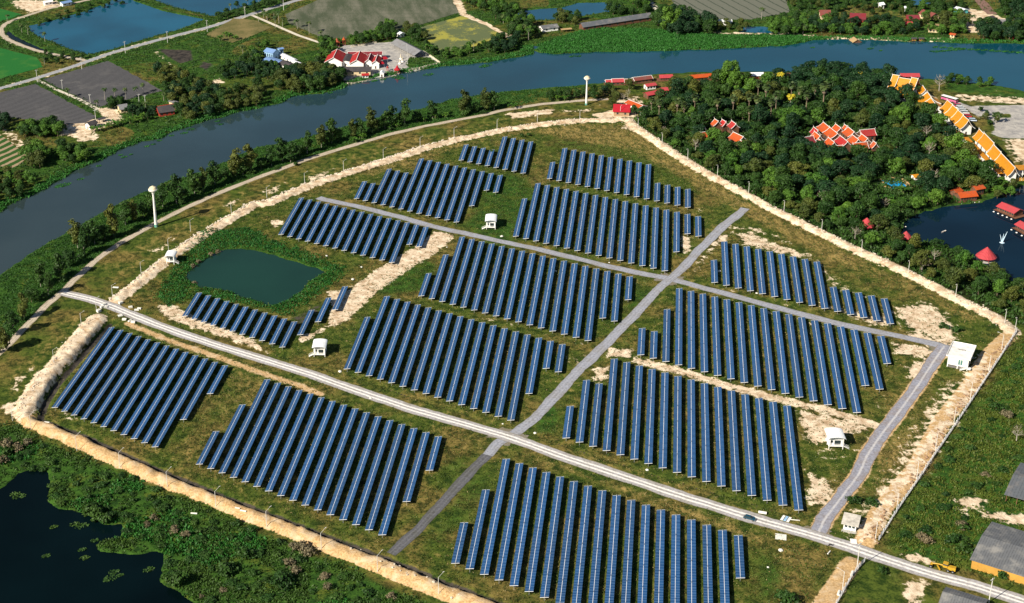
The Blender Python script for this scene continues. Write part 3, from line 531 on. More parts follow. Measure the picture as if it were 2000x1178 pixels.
for desc, a, (b, kb), spec in BLOCKS:
    p0 = os_(a); p1 = os_(b) if b else GL-np.array([0, 2*SEG]); nrow = len(spec)
    d = (p1-p0)/kb; extra = 3 if 'below the green' in desc else 0; tot = nrow+extra
    rows = [(*(p0+d*k+np.array([0, sh*SEG])), sg) for k, (sh, sg) in enumerate(spec)]
    if extra: rows += [(*os_(q), 1) for q in ((580.2,654.1), (615,628.7), (648.4,605.2))]
    for k, (o_, s_, sg) in enumerate(rows):
        pos = 'leftmost' if k == 0 else 'rightmost' if k == tot-1 else ORD[k]+' from left' if k < tot/2 else ORD[tot-1-k]+' from right'
        add_row(o_, s_, sg, '%s blue solar row, %s in the %s' % (SIZE[sg], pos, desc), 'solar panel rows in the '+desc)
# ---------------------------------------------------------------- vegetation
def leaf_mat(name, dark, light, hue=.25):
    n = N(name); P = n.pos(); f = n.noise(P, 1.3, 3, .7); g = n.noise(P, .22, 2, .5)
    k = n.math('ADD', n.math('MULTIPLY', f, .55), n.math('MULTIPLY', g, .45)); c = n.mix(n.step(k, .34, .66), dark, light)
    r = n.rand(); c = n.mix(n.math('MULTIPLY', r, hue), c, tuple(x*y for x, y in zip(light, (1.7, 1.15, .9))))
    c = n.mix(n.math('MULTIPLY', n.math('SUBTRACT', 1.0, r), .35), c, dark)
    n.out(c, .6, .25); return n.mat
LM = {'dark': leaf_mat('dark_leaves', (0.006, 0.025, 0.004), (0.036, 0.095, 0.013)), 'olive': leaf_mat('olive_leaves', (0.018, 0.036, 0.006), (0.095, 0.125, 0.022)),
      'bright': leaf_mat('bright_leaves', (0.014, 0.060, 0.006), (0.090, 0.200, 0.022)), 'deep': leaf_mat('deep_leaves', (0.004, 0.020, 0.008), (0.015, 0.056, 0.014)),
      'grey': leaf_mat('dry_leaves', (0.085, 0.075, 0.04), (0.24, 0.20, 0.12), .1), 'yellow': leaf_mat('yellow_leaves', (0.24, 0.20, 0.01), (0.50, 0.44, 0.03), .1),
      'palm': leaf_mat('palm_fronds', (0.015, 0.04, 0.01), (0.075, 0.12, 0.035)), 'reed': leaf_mat('reed_leaves', (0.008, 0.060, 0.010), (0.030, 0.150, 0.022)), 'bank': leaf_mat('bank_leaves', (0.010, 0.050, 0.008), (0.040, 0.125, 0.018)), 'turf': leaf_mat('turf_leaves', (0.022, 0.050, 0.007), (0.100, 0.140, 0.022), .3), 'straw': leaf_mat('straw', (0.16, 0.13, 0.05), (0.34, 0.27, 0.11), .1),
      'brown': leaf_mat('dead_fronds', (0.12, 0.08, 0.05), (0.26, 0.19, 0.12), .1), 'wet': leaf_mat('wetland_leaves', (0.008, 0.034, 0.006), (0.050, 0.115, 0.018), .3)}
BARK = plain('bark', (0.16, 0.12, 0.085), .9, .1, 0, .35, 2.0); PALEBARK = plain('pale_bark', (0.36, 0.32, 0.27), .9, .1, 0, .3, 2.0)
def quads(C, Nn, S, asp, r, spin=None):
    """rhombic leaves: centres C, normals Nn, sizes S"""
    m = len(C); Nn = Nn/np.linalg.norm(Nn, axis=1, keepdims=True); a = np.cross(Nn, r.normal(size=(m, 3))) if spin is None else spin
    a /= np.linalg.norm(a, axis=1, keepdims=True); b = np.cross(Nn, a); S = S[:, None]
    V = np.stack([C-a*S*.5, C+b*S*.5*asp, C+a*S*.5, C-b*S*.5*asp], 1).reshape(-1, 3)
    return V, np.arange(4*m).reshape(m, 4)
def mesh_np(name, V, F, mats, smooth=False):
    me = bpy.data.meshes.new(name); me.vertices.add(len(V)); me.vertices.foreach_set('co', np.asarray(V, np.float32).ravel()); k = F.shape[1]; nf = len(F)
    me.loops.add(nf*k); me.loops.foreach_set('vertex_index', F.ravel().astype(np.int32)); me.polygons.add(nf); me.polygons.foreach_set('loop_start', np.arange(0, nf*k, k, dtype=np.int32))
    me.update(calc_edges=True); me.materials.append(mats); return me
def crown_mesh(name, lobes, nleaf, size, mat, seed, asp=.75, upbias=.35, fill=.25):
    r = np.random.default_rng(seed); C0 = np.array([l[0] for l in lobes], float); R = np.array([l[1] for l in lobes], float)
    wgt = (R.prod(1))**(2/3); li = r.choice(len(lobes), nleaf, p=wgt/wgt.sum()); d = r.normal(size=(nleaf, 3)); d[:, 2] += upbias; d /= np.linalg.norm(d, axis=1, keepdims=True)
    rad_ = np.where(r.random(nleaf) < fill, r.uniform(.35, .85, nleaf), r.uniform(.85, 1.08, nleaf)); C = C0[li]+d*R[li]*rad_[:, None]
    nn = d+r.normal(0, .45, (nleaf, 3)); nn[:, 2] += .15
    V, F = quads(C, nn, size*r.uniform(.6, 1.35, nleaf), asp, r); return mesh_np(name, V, F, mat)
def lobes_round(seed, h, rx, base):        # an uneven round crown above a trunk
    r = np.random.default_rng(seed); L = [((0, 0, base+(h-base)*.5), (rx*.72, rx*.72, (h-base)*.46))]
    ex = 1+.28*math.sin(seed*1.7)
    for k in range(15):
        t = r.uniform(0, 6.283); q = rx*r.uniform(.38, 1.0)*(ex if abs(math.cos(t)) > .7 else 1); z = base+(h-base)*r.uniform(.15, .95)*(1.08-.32*q/rx); s = rx*r.uniform(.16, .42)
        L.append(((q*math.cos(t), q*math.sin(t), z), (s, s, s*r.uniform(.6, .95))))
    L.append(((r.normal(0, .1)*rx, r.normal(0, .1)*rx, h-rx*.3), (rx*.42, rx*.42, rx*.3))); return L
def lobes_umbrella(seed, h, rx):
    r = np.random.default_rng(seed); L = []
    for k in range(13):
        t = r.uniform(0, 6.283); q = rx*math.sqrt(r.random())*.8; s = rx*r.uniform(.26, .4)
        L.append(((q*math.cos(t), q*math.sin(t), h-1.2-q*.16+r.normal(0, .4)), (s, s, s*.42)))
    return L
def lobes_column(seed, h, rx):
    r = np.random.default_rng(seed); L = []; k = 9
    for i in range(k):
        f = i/(k-1); w = rx*(0.55+.5*math.sin(math.pi*min(1, f*.95+.12)))*r.uniform(.75, 1.1); t = r.uniform(0, 6.283)
        L.append(((.3*rx*math.cos(t), .3*rx*math.sin(t), h*(.22+.72*f)), (w*.7, w*.7, h*.10)))
        if r.random() < .8: L.append(((.75*rx*math.cos(t), .75*rx*math.sin(t), h*(.25+.65*f)), (w*.42, w*.42, h*.08)))
    return L
def trunk_mesh(seed, h, r0, limbs=5, mat=BARK):
    r = random.Random(seed); b = MB(); pts = [(0, 0, -.3), (r.uniform(-.2, .2), r.uniform(-.2, .2), h*.4), (r.uniform(-.4, .4), r.uniform(-.4, .4), h*.62)]
    b.path(pts, [r0, r0*.7, r0*.45], 7)
    for k in range(limbs):
        t = r.uniform(0, 6.28); z = h*r.uniform(.35, .6); q = h*r.uniform(.16, .28); b.path([(0, 0, z), (q*.5*math.cos(t), q*.5*math.sin(t), z+h*.12), (q*math.cos(t), q*math.sin(t), z+h*.22)], [r0*.45, r0*.3, r0*.12], 5)
    return b.mesh('trunk', mat)
PROT = {}
for kind, mat in (('dark', 'dark'), ('olive', 'olive'), ('bright', 'bright'), ('deep', 'deep')):
    PROT[kind] = [(trunk_mesh(100+i, 9, .32), crown_mesh('crown', lobes_round(31*i+len(kind), 10.5+i*.5, 4.9+.5*(i % 3), 2.2), 1900, .9, LM[mat], 7*i+3)) for i in range(6)]
PROT['umbrella'] = [(trunk_mesh(150+i, 10, .45, 8), crown_mesh('crown', lobes_umbrella(61+i, 11, 8.5), 2300, .95, LM['deep'], 17+i)) for i in range(2)]
PROT['bamboo'] = [(trunk_mesh(160, 12, .3, 6), crown_mesh('crown', [((math.cos(t)*q, math.sin(t)*q, z), (2.3, 2.3, 2.4)) for t, q, z in [(k*1.7, 2.6+(k % 3)*1.2, 4+k*.95) for k in range(14)]], 3400, .95, LM['bright'], 5))]
PROT['column'] = [(trunk_mesh(170+i, 11, .2, 4, PALEBARK), crown_mesh('crown', lobes_column(71+i, 12.5+i*.6, 3.7), 1500, .85, LM['olive' if i % 2 else 'dark'], 27+i, upbias=.2)) for i in range(4)]
PROT['bush'] = [(trunk_mesh(180+i, 2, .08, 3), crown_mesh('crown', lobes_round(91+i, 2.8, 2.0, .1), 420, .62, LM['dark' if i else 'wet'], 37+i)) for i in range(3)]
PROT['drybush'] = [(trunk_mesh(190+i, 2, .08, 6, PALEBARK), crown_mesh('crown', lobes_round(95+i, 2.6, 2.2, .1), 330, .5, LM['grey'], 47+i, fill=.6)) for i in range(2)]
def branchy(seed, h):
    r = random.Random(seed); b = MB(); b.path([(0, 0, 0), (.2, .1, h*.45), (.1, .3, h*.7)], [.28, .2, .12], 6)
    for k in range(16):
        t = r.uniform(0, 6.28); z = h*r.uniform(.3, .7); q = h*r.uniform(.2, .42); e = (q*math.cos(t), q*math.sin(t), z+h*r.uniform(.15, .35)); b.path([(0, 0, z), e], [.1, .04], 4)
        for j in range(3):
            t2 = t+r.uniform(-.8, .8); b.tube((e[0]*.65, e[1]*.65, z+(e[2]-z)*.65), (e[0]*.65+math.cos(t2)*q*.4, e[1]*.65+math.sin(t2)*q*.4, e[2]+r.uniform(0, .8)), .05, .02, 3)
    return b.mesh('trunk', PALEBARK)
PROT['bare'] = [(branchy(5, 9), crown_mesh('crown', lobes_round(55, 9.5, 4.2, 4), 130, .45, LM['grey'], 67, fill=.7))]
def palm(seed, h, nf=18, L=3.6, mat='palm'):
    r = np.random.default_rng(seed); b = MB(); lean = r.normal(0, .5, 2); pts = [(lean[0]*f*f, lean[1]*f*f, h*f) for f in (0, .35, .7, 1)]; b.path(pts, [.24, .18, .15, .14], 7)
    V = []; F = []
    for k in range(nf):
        t = k*2.4+r.normal(0, .2); el = r.uniform(-.15, 1.1); cx_, sx_ = math.cos(t), math.sin(t); side = np.array([-sx_, cx_, 0]); p = np.array([lean[0], lean[1], h]); d = el; m = 6; prev = None
        for j in range(m+1):
            w_ = (.15+.75*math.sin(math.pi*min(1, j/m*.85+.12)))*.62; dn = np.array([0, 0, -.35*w_]); row = [p-side*w_+dn, p, p+side*w_+dn]; n0 = len(V); V += row
            if prev is not None: F += [(prev, prev+1, n0+1, n0), (prev+1, prev+2, n0+2, n0+1)]
            prev = n0; p = p+np.array([cx_*math.cos(d), sx_*math.cos(d), math.sin(d)])*L/m; d -= .34
    return b.mesh('trunk', PALEBARK), mesh_np('crown', np.array(V), np.array(F), LM[mat])
PROT['palm'] = [palm(s, h) for s, h in ((1, 8.5), (2, 10), (3, 7))]
PROT['yellowpalm'] = [palm(9, 7.5, 22, 3.2, 'yellow')]
def fanpalm(seed, h):
    r = np.random.default_rng(seed); b = MB(); b.path([(0, 0, -.2), (.1, 0, h*.5), (0, .1, h)], [.3, .24, .22], 8); b.lathe([(.25, h*.62), (1.0, h*.72), (1.2, h*.86), (.5, h)], n=9); V = []; F = []
    for k in range(46):
        d = r.normal(size=3); d[2] = d[2]*.8+.25; d /= np.linalg.norm(d); c = np.array([0, 0, h+.3])+d*r.uniform(1.3, 2.1); a = np.cross(d, [0, 0, 1.]); a /= np.linalg.norm(a)+1e-9; e = np.cross(a, d); nn = d*.5+e*.85; u = np.cross(nn, a); n0 = len(V); V.append(c-u*.4)
        for j in range(9):
            th = -1.9+3.8*j/8; q = (1.0 if j % 2 == 0 else .78)*r.uniform(.9, 1.1); V.append(c+a*math.sin(th)*q+u*math.cos(th)*q)
        F += [(n0, n0+1+j, n0+2+j) for j in range(8)]
    return b.mesh('trunk', plain('palm_trunk', (0.22, 0.17, 0.12), .9, .1, 0, .3, 2)), mesh_np('crown', np.array(V), np.array(F), LM['palm'])
PROT['fanpalm'] = [fanpalm(1, 8.5), fanpalm(2, 10)]
def banana(seed):
    r = np.random.default_rng(seed); b = MB(); V = []; F = []
    for s_ in range(4):
        o = np.array([*r.normal(0, .8, 2), 0]); hh = r.uniform(1.6, 2.6); b.tube(o, o+np.array([0, 0, hh]), .14, .1, 6)
        for k in range(7):
            t = r.uniform(0, 6.28); d = r.uniform(.5, 1.2); side = np.array([-math.sin(t), math.cos(t), 0]); p = o+np.array([0, 0, hh]); prev = None
            for j in range(5):
                w_ = .42*math.sin(math.pi*(j/4*.8+.12)); row = [p-side*w_, p, p+side*w_]; row[1] = row[1]-np.array([0, 0, .08]); n0 = len(V); V += row
                if prev is not None: F += [(prev, prev+1, n0+1, n0), (prev+1, prev+2, n0+2, n0+1)]
                prev = n0; p = p+np.array([math.cos(t)*math.cos(d), math.sin(t)*math.cos(d), math.sin(d)])*.62; d -= .42
    return b.mesh('trunk', plain('banana_stem', (0.14, 0.17, 0.06), .8, .2, 0, .2, 2)), mesh_np('crown', np.array(V), np.array(F), LM['bright'])
PROT['banana'] = [banana(1), banana(2), banana(3)]
KIND = {'dark': ('broadleaf_tree', 'tree'), 'olive': ('broadleaf_tree', 'tree'), 'bright': ('broadleaf_tree', 'tree'), 'deep': ('deep_broadleaf_tree', 'tree'), 'umbrella': ('rain_tree', 'tree'), 'bamboo': ('bamboo_clump', 'bamboo'), 'column': ('slender_tree', 'tree'),  # deep: very dark leaf variant of the same broadleaf tree
        'bush': ('shrub', 'shrub'), 'drybush': ('dry_shrub', 'shrub'), 'bare': ('bare_tree', 'tree'), 'palm': ('coconut_palm', 'palm tree'), 'yellowpalm': ('yellow_palm', 'palm tree'), 'fanpalm': ('fan_palm', 'palm tree'), 'banana': ('banana_plant', 'banana plant')}
ntree = 0
PEND = []
def tree(kind, p, s, label, group, sz=None, var=None):
    global ntree
    if kind in ('dark', 'olive', 'bright') and var is None:
        PEND.append((kind, p, s, label, group, sz)); return None
    if var == 'any': var = None
    global ntree; ntree += 1; nm, cat = KIND[kind]; tk, cr = PROT[kind][(ntree*7+ntree//3) % len(PROT[kind]) if var is None else var]
    t = empty(nm, p, random.uniform(0, 6.28), label, cat, group); t.scale = (s, s, sz or s)
    link(bpy.data.objects.new('trunk', tk), t); link(bpy.data.objects.new('crown', cr), t); return t
def spots(pts, dmin, seed, avoid=(), tries=6000, px=True, line=None):
    P = unl(pts) if px else np.array(pts); r = np.random.default_rng(seed); lo, hi = P.min(0), P.max(0); C = r.uniform(lo, hi, (tries, 2)); C = C[inside(C[:, 0], C[:, 1], P)]; out = []; grid = {}
    for c in C:
        k = (int(c[0]//dmin), int(c[1]//dmin))
        if any(np.hypot(*(c-q)) < dmin for a in (-1, 0, 1) for b in (-1, 0, 1) for q in grid.get((k[0]+a, k[1]+b), ())): continue
        if any(np.hypot(c[0]-q[0], c[1]-q[1]) < q[2] for q in avoid): continue
        grid.setdefault(k, []).append(c); out.append(c)
    return out
def pxof(x, y, z=0.0):
    d = np.array([x, y, z])-CAMP; q = d@Fv; return CX+FPX*(d@Rv)/q, CY-FPX*(d@Uv)/q
def clr(x, y, r, z=0): p = un(x, y, z); return (p[0], p[1], r)
# --- the wood on the right
CLEAR = [clr(1600,268,17), clr(1640,272,19), clr(1680,275,17), clr(1625,262,14), clr(1575,278,10), clr(1700,285,9), clr(1660,285,12),
         clr(1405,262,11), clr(1440,268,9), clr(1425,252,9), clr(1760,160,12), clr(1778,185,13), clr(1775,172,12), clr(1800,180,8), clr(1822,208,11), clr(1840,222,13), clr(1858,240,14), clr(1880,262,13), clr(1895,285,13), clr(1915,305,13), clr(1940,325,13), clr(1960,345,12), clr(1980,356,12), clr(1890,268,9),
         clr(1752,362,16), clr(1738,372,12), clr(1770,372,11), clr(1790,352,9), clr(1748,395,10), clr(1725,385,8), clr(1895,395,14), clr(1980,425,14), clr(1872,392,8),
         clr(1925,505,9), clr(1692,446,6), clr(1770,472,6), clr(1205,166,9), clr(1260,160,10), clr(1270,170,9), clr(1282,184,10), clr(1216,222,12), clr(1245,210,10), clr(1258,228,5), clr(1300,156,7), clr(1370,155,8), clr(1480,152,8), clr(1778,155,9), clr(1640,150,5), clr(1590,300,6), clr(1650,305,6), clr(1620,304,5), clr(1430,290,7), clr(1410,280,6), clr(1600,292,13), clr(1640,296,14), clr(1680,298,12), clr(1565,290,8), clr(1412,276,10), clr(1445,284,9), clr(1740,384,17), clr(1762,386,17), clr(1720,378,12), clr(1750,395,12)]+[clr(1720+(620+265*t)*280/1069, 130+(560+275*t)*280/1069, 9) for t in (0, .15, .3, .45, .6, .75, .9)]
FANP = [(1272,218,.8), (1287,226,.9), (1322,228,.9), (1335,233,.95), (1356,218,1.0), (1431,222,.9), (1462,215,.9), (1478,222,1.), (1495,200,.9), (1515,215,1), (1505,228,1.0), (1560,205,.9), (1574,214,1.), (1590,196,.9), (1607,210,1.25), (1480,188,.9), (1545,192,.9), (1400,228,.9), (1462,240,.9)]
CLEAR += [clr(x, y+5, 8.0) for x, y, s in FANP]+[clr(1522,172,6), clr(1542,217,7), clr(1753,334,5)]
BUNDP = unl(BUND_TOP, 1.3)
def wood_zone(x, y, c):
    if min(np.hypot(*(c-q)) for q in np.concatenate([BUNDP[k]+(BUNDP[k+1]-BUNDP[k])*np.linspace(0, 1, 6)[:, None] for k in range(17, len(BUNDP)-1)])) < 17: return 'at the wood edge along the dirt bund'
    if y < 195: return 'on the river side of the wood'
    if x > 1740 and y > 395: return 'beside the dark houseboat pond'
    if x > 1735: return 'in the wood below the golden halls'
    if 1540 < x < 1735 and 205 < y < 335: return 'around the orange-roofed house cluster'
    if x < 1500 and y < 300: return 'in the wood near the red-roofed hut'
    return 'in the middle of the wood'
ADJ = {'dark': 'dark green broadleaf tree', 'olive': 'olive green broadleaf tree', 'bright': 'light green broadleaf tree', 'deep': 'very dark round tree', 'bare': 'nearly leafless grey tree', 'umbrella': 'wide dark umbrella-crowned tree', 'palm': 'coconut palm', 'banana': 'broad-leaved banana clump', 'fanpalm': 'fan palm with ball-shaped crown', 'bush': 'low green shrub', 'column': 'slender tall tree'}
rr = random.Random(11)
for c in spots(WOOD, 8.6, 21, CLEAR, 20000):
    x, y = pxof(c[0], c[1]); z = wood_zone(x, y, c); k = rr.random()
    if 'edge' in z or 'pond' in z: kind = 'olive' if k < .45 else 'dark' if k < .75 else 'bright' if k < .95 else 'bare'; s = rr.uniform(.6, .88)
    elif y < 200 and x > 1540: kind = 'deep' if k < .7 else 'dark'; s = rr.uniform(1.0, 1.3)
    else: kind = 'dark' if k < .42 else 'deep' if k < .64 else 'olive' if k < .82 else 'bright' if k < .98 else 'bare'; s = rr.uniform(.72, 1.12)
    tree(kind, (c[0], c[1], float(hgt(c[0], c[1]))), s, ADJ[kind]+' '+z, ADJ[kind]+'s '+z, s*rr.uniform(.68, 1.15))
for x, y, s, lab in [(1425,172,1.15,'tall bright bamboo clump rising above the wood by the river'), (1436,182,.9,'smaller bright bamboo clump in front of the tall one'), (1765,245,.75,'bright bamboo clump left of the golden hall')]:
    tree('bamboo', gp(x, y), s, lab, None)
for i, (x, y, s) in enumerate([(1590,175,1.15), (1640,170,1.2), (1690,182,1.2), (1730,205,1.0), (1560,300,.9), (1625,318,1.0)]):
    tree('umbrella', gp(x, y), s, ['widest umbrella-crowned tree at the back of the wood', 'umbrella-crowned tree second from right behind the wood by the river', 'flat umbrella-crowned tree behind the wood left of the pavilion', 'umbrella-crowned tree just left of the golden pavilion', 'umbrella-crowned tree left of the orange-roofed cluster', 'umbrella-crowned tree below the orange-roofed cluster'][i], 'umbrella-crowned trees of the wood')
for x, y, lab in [(1522,168,'bright yellow palm by the river side of the wood'), (1542,212,'bright yellow palm in the middle of the palm grove'), (1753,330,'small yellow palm above the swimming pool'), (1677,168,'small yellow palm on top of the dark wood')]:
    tree('yellowpalm', gp(x, y), 1.2 if y < 220 else .7, lab, None)
for x, y, s in FANP:
    tree('fanpalm', gp(x, y), s*1.2, 'tall fan palm with a skirt of dead leaves in the wood' if s > 1.2 else 'fan palm with ball-shaped crown in the palm grove of the wood', 'fan palms of the wood')
for x, y in [(1730,395), (1742,402), (1760,398), (1800,398), (1820,395), (1850,372), (1690,372), (1945,375), (1952,385), (1940,368), (1870,360), (1765,380)]: tree('banana', gp(x, y), rr.uniform(1.1, 1.5), 'broad-leaved banana clump between the pool and the dark pond', 'banana clumps by the pool')
tree('bamboo', gp(1308,62), 1.15, 'tall bright bamboo clump beside the lane right of the long grey shed', None)
tree('bare', gp(1834,178), 1.25, 'leafless grey tree standing alone behind the golden pavilion', None); tree('bare', gp(1985,862), .8, 'fallen-looking bare tree in the long grass outside the fence', None)
tree('bare', gp(1800,530), 1.0, 'bare branching tree at the pond corner of the wood', None)
# --- the row between the river and the dirt track
LINE = [(5,688),(25,655),(48,625),(62,590),(95,578),(80,560),(118,545),(135,520),(165,500),(152,485),(185,478),(205,468),(222,462),(245,440),(262,432),(280,425),(300,418),(318,405),(345,398),(360,388),(380,380),(398,372),(420,362),(440,350),(462,345),(475,342),(490,335),(510,330),(530,325),(552,315),(568,318),(585,305),(600,300),(628,288),(648,280),(662,276),(690,270),(705,268),(726,258),(738,256),(752,252),(765,248),(790,245),(815,238),(845,232),(905,225),(915,222),(930,220),(948,217),(965,215)]
for i, (x, y) in enumerate(LINE):
    big = i % 4 != 3; s = rr.uniform(.95, 1.35); tree('column' if big else 'dark', gp(x, y), s if big else s*.62, 'slender tall tree in the row between river and dirt track' if big else 'bushier tree in the row between river and dirt track', 'riverside row of trees' if big else 'bushier trees of the riverside row', s*rr.uniform(.95, 1.2) if big else None)
    if i % 2 == 0: q = gp(x+rr.uniform(-12, 12), y+rr.uniform(-3, 6)); tree('bush', q, rr.uniform(.8, 1.5), 'low shrub under the riverside row of trees', 'shrubs of the riverside row')
for x, y in [(690,278),(708,272),(760,252),(775,248),(850,232),(870,230),(830,238),(1000,212),(1090,198),(1105,196)]: tree('banana', gp(x, y), 1.2, 'banana clump beside the dirt track along the river', 'banana clumps by the river track')
for x, y, k in [(1158,195,'dark'), (1172,192,'olive'), (1160,186,'dark'), (1180,186,'deep'), (1188,178,'dark'), (1075,196,'dark'), (1090,194,'dark'), (1108,193,'dark'), (1125,192,'dark'), (1140,191,'dark'), (1197,190,'olive'), (1218,198,'bare'), (1205,196,'olive'), (1226,190,'bare'), (1195,208,'olive'), (1238,224,'dark'), (1228,176,'olive')]:
    tree(k, gp(x, y), rr.uniform(.5, .72), ADJ[k]+' between the white tower and the red-roofed hut', ADJ[k]+'s near the red-roofed hut')
# --- the far bank
ZONES = [([(305,140),(345,150),(400,175),(440,200),(460,212),(430,224),(370,240),(345,220),(320,180)], 6.5, ('dark', 'deep', 'olive'), (.6, .9), 'on the far bank right of the ploughed fields'),
 ([(545,150),(600,142),(640,138),(672,158),(640,177),(580,183),(540,176)], 6, ('dark', 'olive', 'deep'), (.7, 1.05), 'on the far bank left of the temple'), ([(445,190),(500,170),(515,185),(505,207),(468,214),(445,212)], 7, ('dark', 'olive'), (.55, .85), 'on the far bank below the meadow'),
 ([(430,142),(470,128),(500,118),(540,135),(530,160),(490,150),(440,155)], 7, ('dark', 'deep'), (.5, .8), 'below the blue-roofed house'), ([(500,95),(520,88),(530,115),(545,140),(510,135),(470,118)], 7, ('dark', 'bright'), (.45, .7), 'left of the blue-roofed house'),
 ([(625,80),(660,92),(640,118),(618,130),(628,104)], 6, ('bright', 'dark'), (.5, .75), 'between the blue-roofed house and the temple'), ([(680,82),(740,66),(745,55),(765,52),(770,76),(730,84),(690,92)], 6, ('dark', 'bright'), (.5, .75), 'on the field edge behind the temple'),
 ([(790,60),(812,62),(832,80),(815,84),(800,72)], 6, ('dark', 'olive'), (.6, .8), 'behind the grey hall of the temple'), ([(826,88),(855,100),(870,104),(950,88),(955,98),(880,116),(850,112)], 6.5, ('dark', 'bright', 'dark'), (.4, .62), 'on the bank below the yellow field'),
 ([(945,100),(985,72),(1010,78),(1010,98),(965,108)], 6.5, ('dark', 'deep'), (.55, .8), 'on the bank below the yellow field corner'), ([(935,4),(985,15),(1030,40),(1050,62),(1045,82),(1015,78),(985,50),(955,30),(905,5)], 6.5, ('dark', 'bright', 'dark'), (.55, .85), 'beside the canal pond and grey hut'),
 ([(1090,32),(1130,40),(1125,50),(1080,42)], 6, ('dark', 'olive'), (.6, .8), 'between the canal pond and the long grey shed'), ([(1182,18),(1215,22),(1245,26),(1240,32),(1190,30)], 6, ('dark',), (.5, .7), 'behind the long grey shed'), ([(1225,0),(1255,0),(1275,22),(1262,26),(1240,14)], 6, ('dark', 'bright'), (.5, .7), 'beside the lane above the grey shed'),
 ([(1285,25),(1330,32),(1390,48),(1395,68),(1330,70),(1285,62)], 6.5, ('deep', 'dark'), (.75, 1.0), 'right of the long grey shed'), ([(1395,42),(1455,46),(1460,62),(1400,64)], 7, ('dark', 'olive'), (.4, .65), 'beside the white greenhouse'),
 ([(1505,42),(1560,36),(1580,66),(1540,74),(1500,66)], 6, ('bright', 'dark'), (.5, .8), 'left of the red-brown houses'), ([(1535,0),(1620,0),(1760,0),(1760,18),(1700,22),(1560,26),(1545,18)], 8.5, ('dark', 'olive', 'dark'), (.4, .7), 'in the orchard behind the red-brown houses'),
 ([(1560,44),(1660,42),(1780,46),(1800,62),(1760,70),(1660,69),(1570,66)], 6.2, ('dark', 'deep', 'bright'), (.5, .75), 'in front of the red-brown houses'), ([(1800,8),(1875,8),(1890,30),(1885,68),(1830,70),(1795,50)], 7, ('dark', 'bright', 'olive'), (.5, .85), 'beside the sandy yard'),
 ([(1905,52),(1960,52),(2000,48),(2060,50),(2060,84),(1930,82),(1905,74)], 6.2, ('dark', 'deep'), (.6, .9), 'on the far right bank by the blue-walled house'), ([(1950,0),(2060,-10),(2060,45),(1985,45),(1960,30)], 7, ('deep', 'dark'), (.6, .9), 'in the far right corner beyond the laterite lane'),
 ([(1690,12),(1790,14),(1800,30),(1750,34),(1690,30)], 10, ('dark', 'olive'), (.35, .55), 'in the orchard between the red-brown houses'), ([(480,0),(580,-14),(570,3),(500,24),(430,42),(425,36)], 8, ('dark', 'palm'), (.45, .65), 'along the far asphalt road'), ([(180,8),(280,-5),(270,2),(160,26),(110,42),(70,52),(72,46)], 9, ('bush',), (.9, 1.4), 'on the bank of the big blue pond'), ([(90,106),(165,114),(160,120),(110,128),(84,124)], 9, ('dark',), (.35, .5), 'at the fork of the far roads'),
 ([(60,255),(90,248),(122,256),(115,268),(70,270),(38,266)], 5, ('dark', 'bright'), (.7, .95), 'beside the left ploughed field'), ([(-20,232),(15,240),(10,258),(-20,258)], 6, ('deep',), (.6, .8), 'at the left end of the ploughed field'), ([(55,295),(75,300),(90,318),(80,330),(62,330)], 5, ('olive', 'bright'), (.75, 1.0), 'beside the vegetable beds'), ([(120,292),(165,300),(170,316),(140,322),(118,310)], 5.5, ('dark', 'bright'), (.6, .8), 'on the bank below the small white house'),
 ([(0,338),(30,345),(70,360),(40,385),(-20,400),(-20,340)], 6, ('olive', 'dark', 'bright'), (.45, .7), 'on the bank at the left edge'), ([(210,205),(238,198),(240,212),(215,214)], 5, ('dark',), (.55, .75), 'left of the grey-roofed farmhouse'), ([(245,216),(300,222),(300,238),(265,236)], 6, ('dark', 'deep'), (.5, .7), 'between the two farmhouses'), ([(1852,155),(1905,160),(1945,165),(1930,172),(1880,168),(1850,164)], 5, ('dark', 'bright'), (.32, .5), 'in the scrub on the bank right of the pavilion'), ([(1890,362),(1925,350),(1935,375),(1905,382)], 6, ('olive', 'dark'), (.5, .7), 'behind the orange-roofed houseboat'), ([(1940,365),(1975,362),(1990,372),(1965,388),(1945,390)], 6, ('olive', 'bright'), (.45, .6), 'between the golden hall and the houseboats'), ([(1915,218),(1945,232),(1950,250),(1925,248)], 7, ('dark', 'olive'), (.3, .45), 'on the verge of the pale car park')]
HOUSES = [clr(540,120,14), clr(560,130,10), clr(1611,32,9), clr(1676,42,11), clr(1782,42,10), clr(1814,30,9), clr(1824,56,8), clr(1957,46,11), clr(237,215,8), clr(318,215,12), clr(1065,55,13), clr(1415,44,9), clr(1874,28,8), clr(1205,50,20), clr(1160,55,16), clr(1250,45,16), clr(1975,44,8)]
for zi, (poly, dm, kinds, (s0, s1), wh) in enumerate(ZONES):
    for c in spots(poly, dm, 300+zi, HOUSES, 1500):
        k = rr.choice(kinds); s = rr.uniform(s0, s1); tree(k, (c[0], c[1], max(-.4, float(hgt(c[0], c[1])))), s, ADJ[k]+' '+wh, ADJ[k]+'s '+wh)
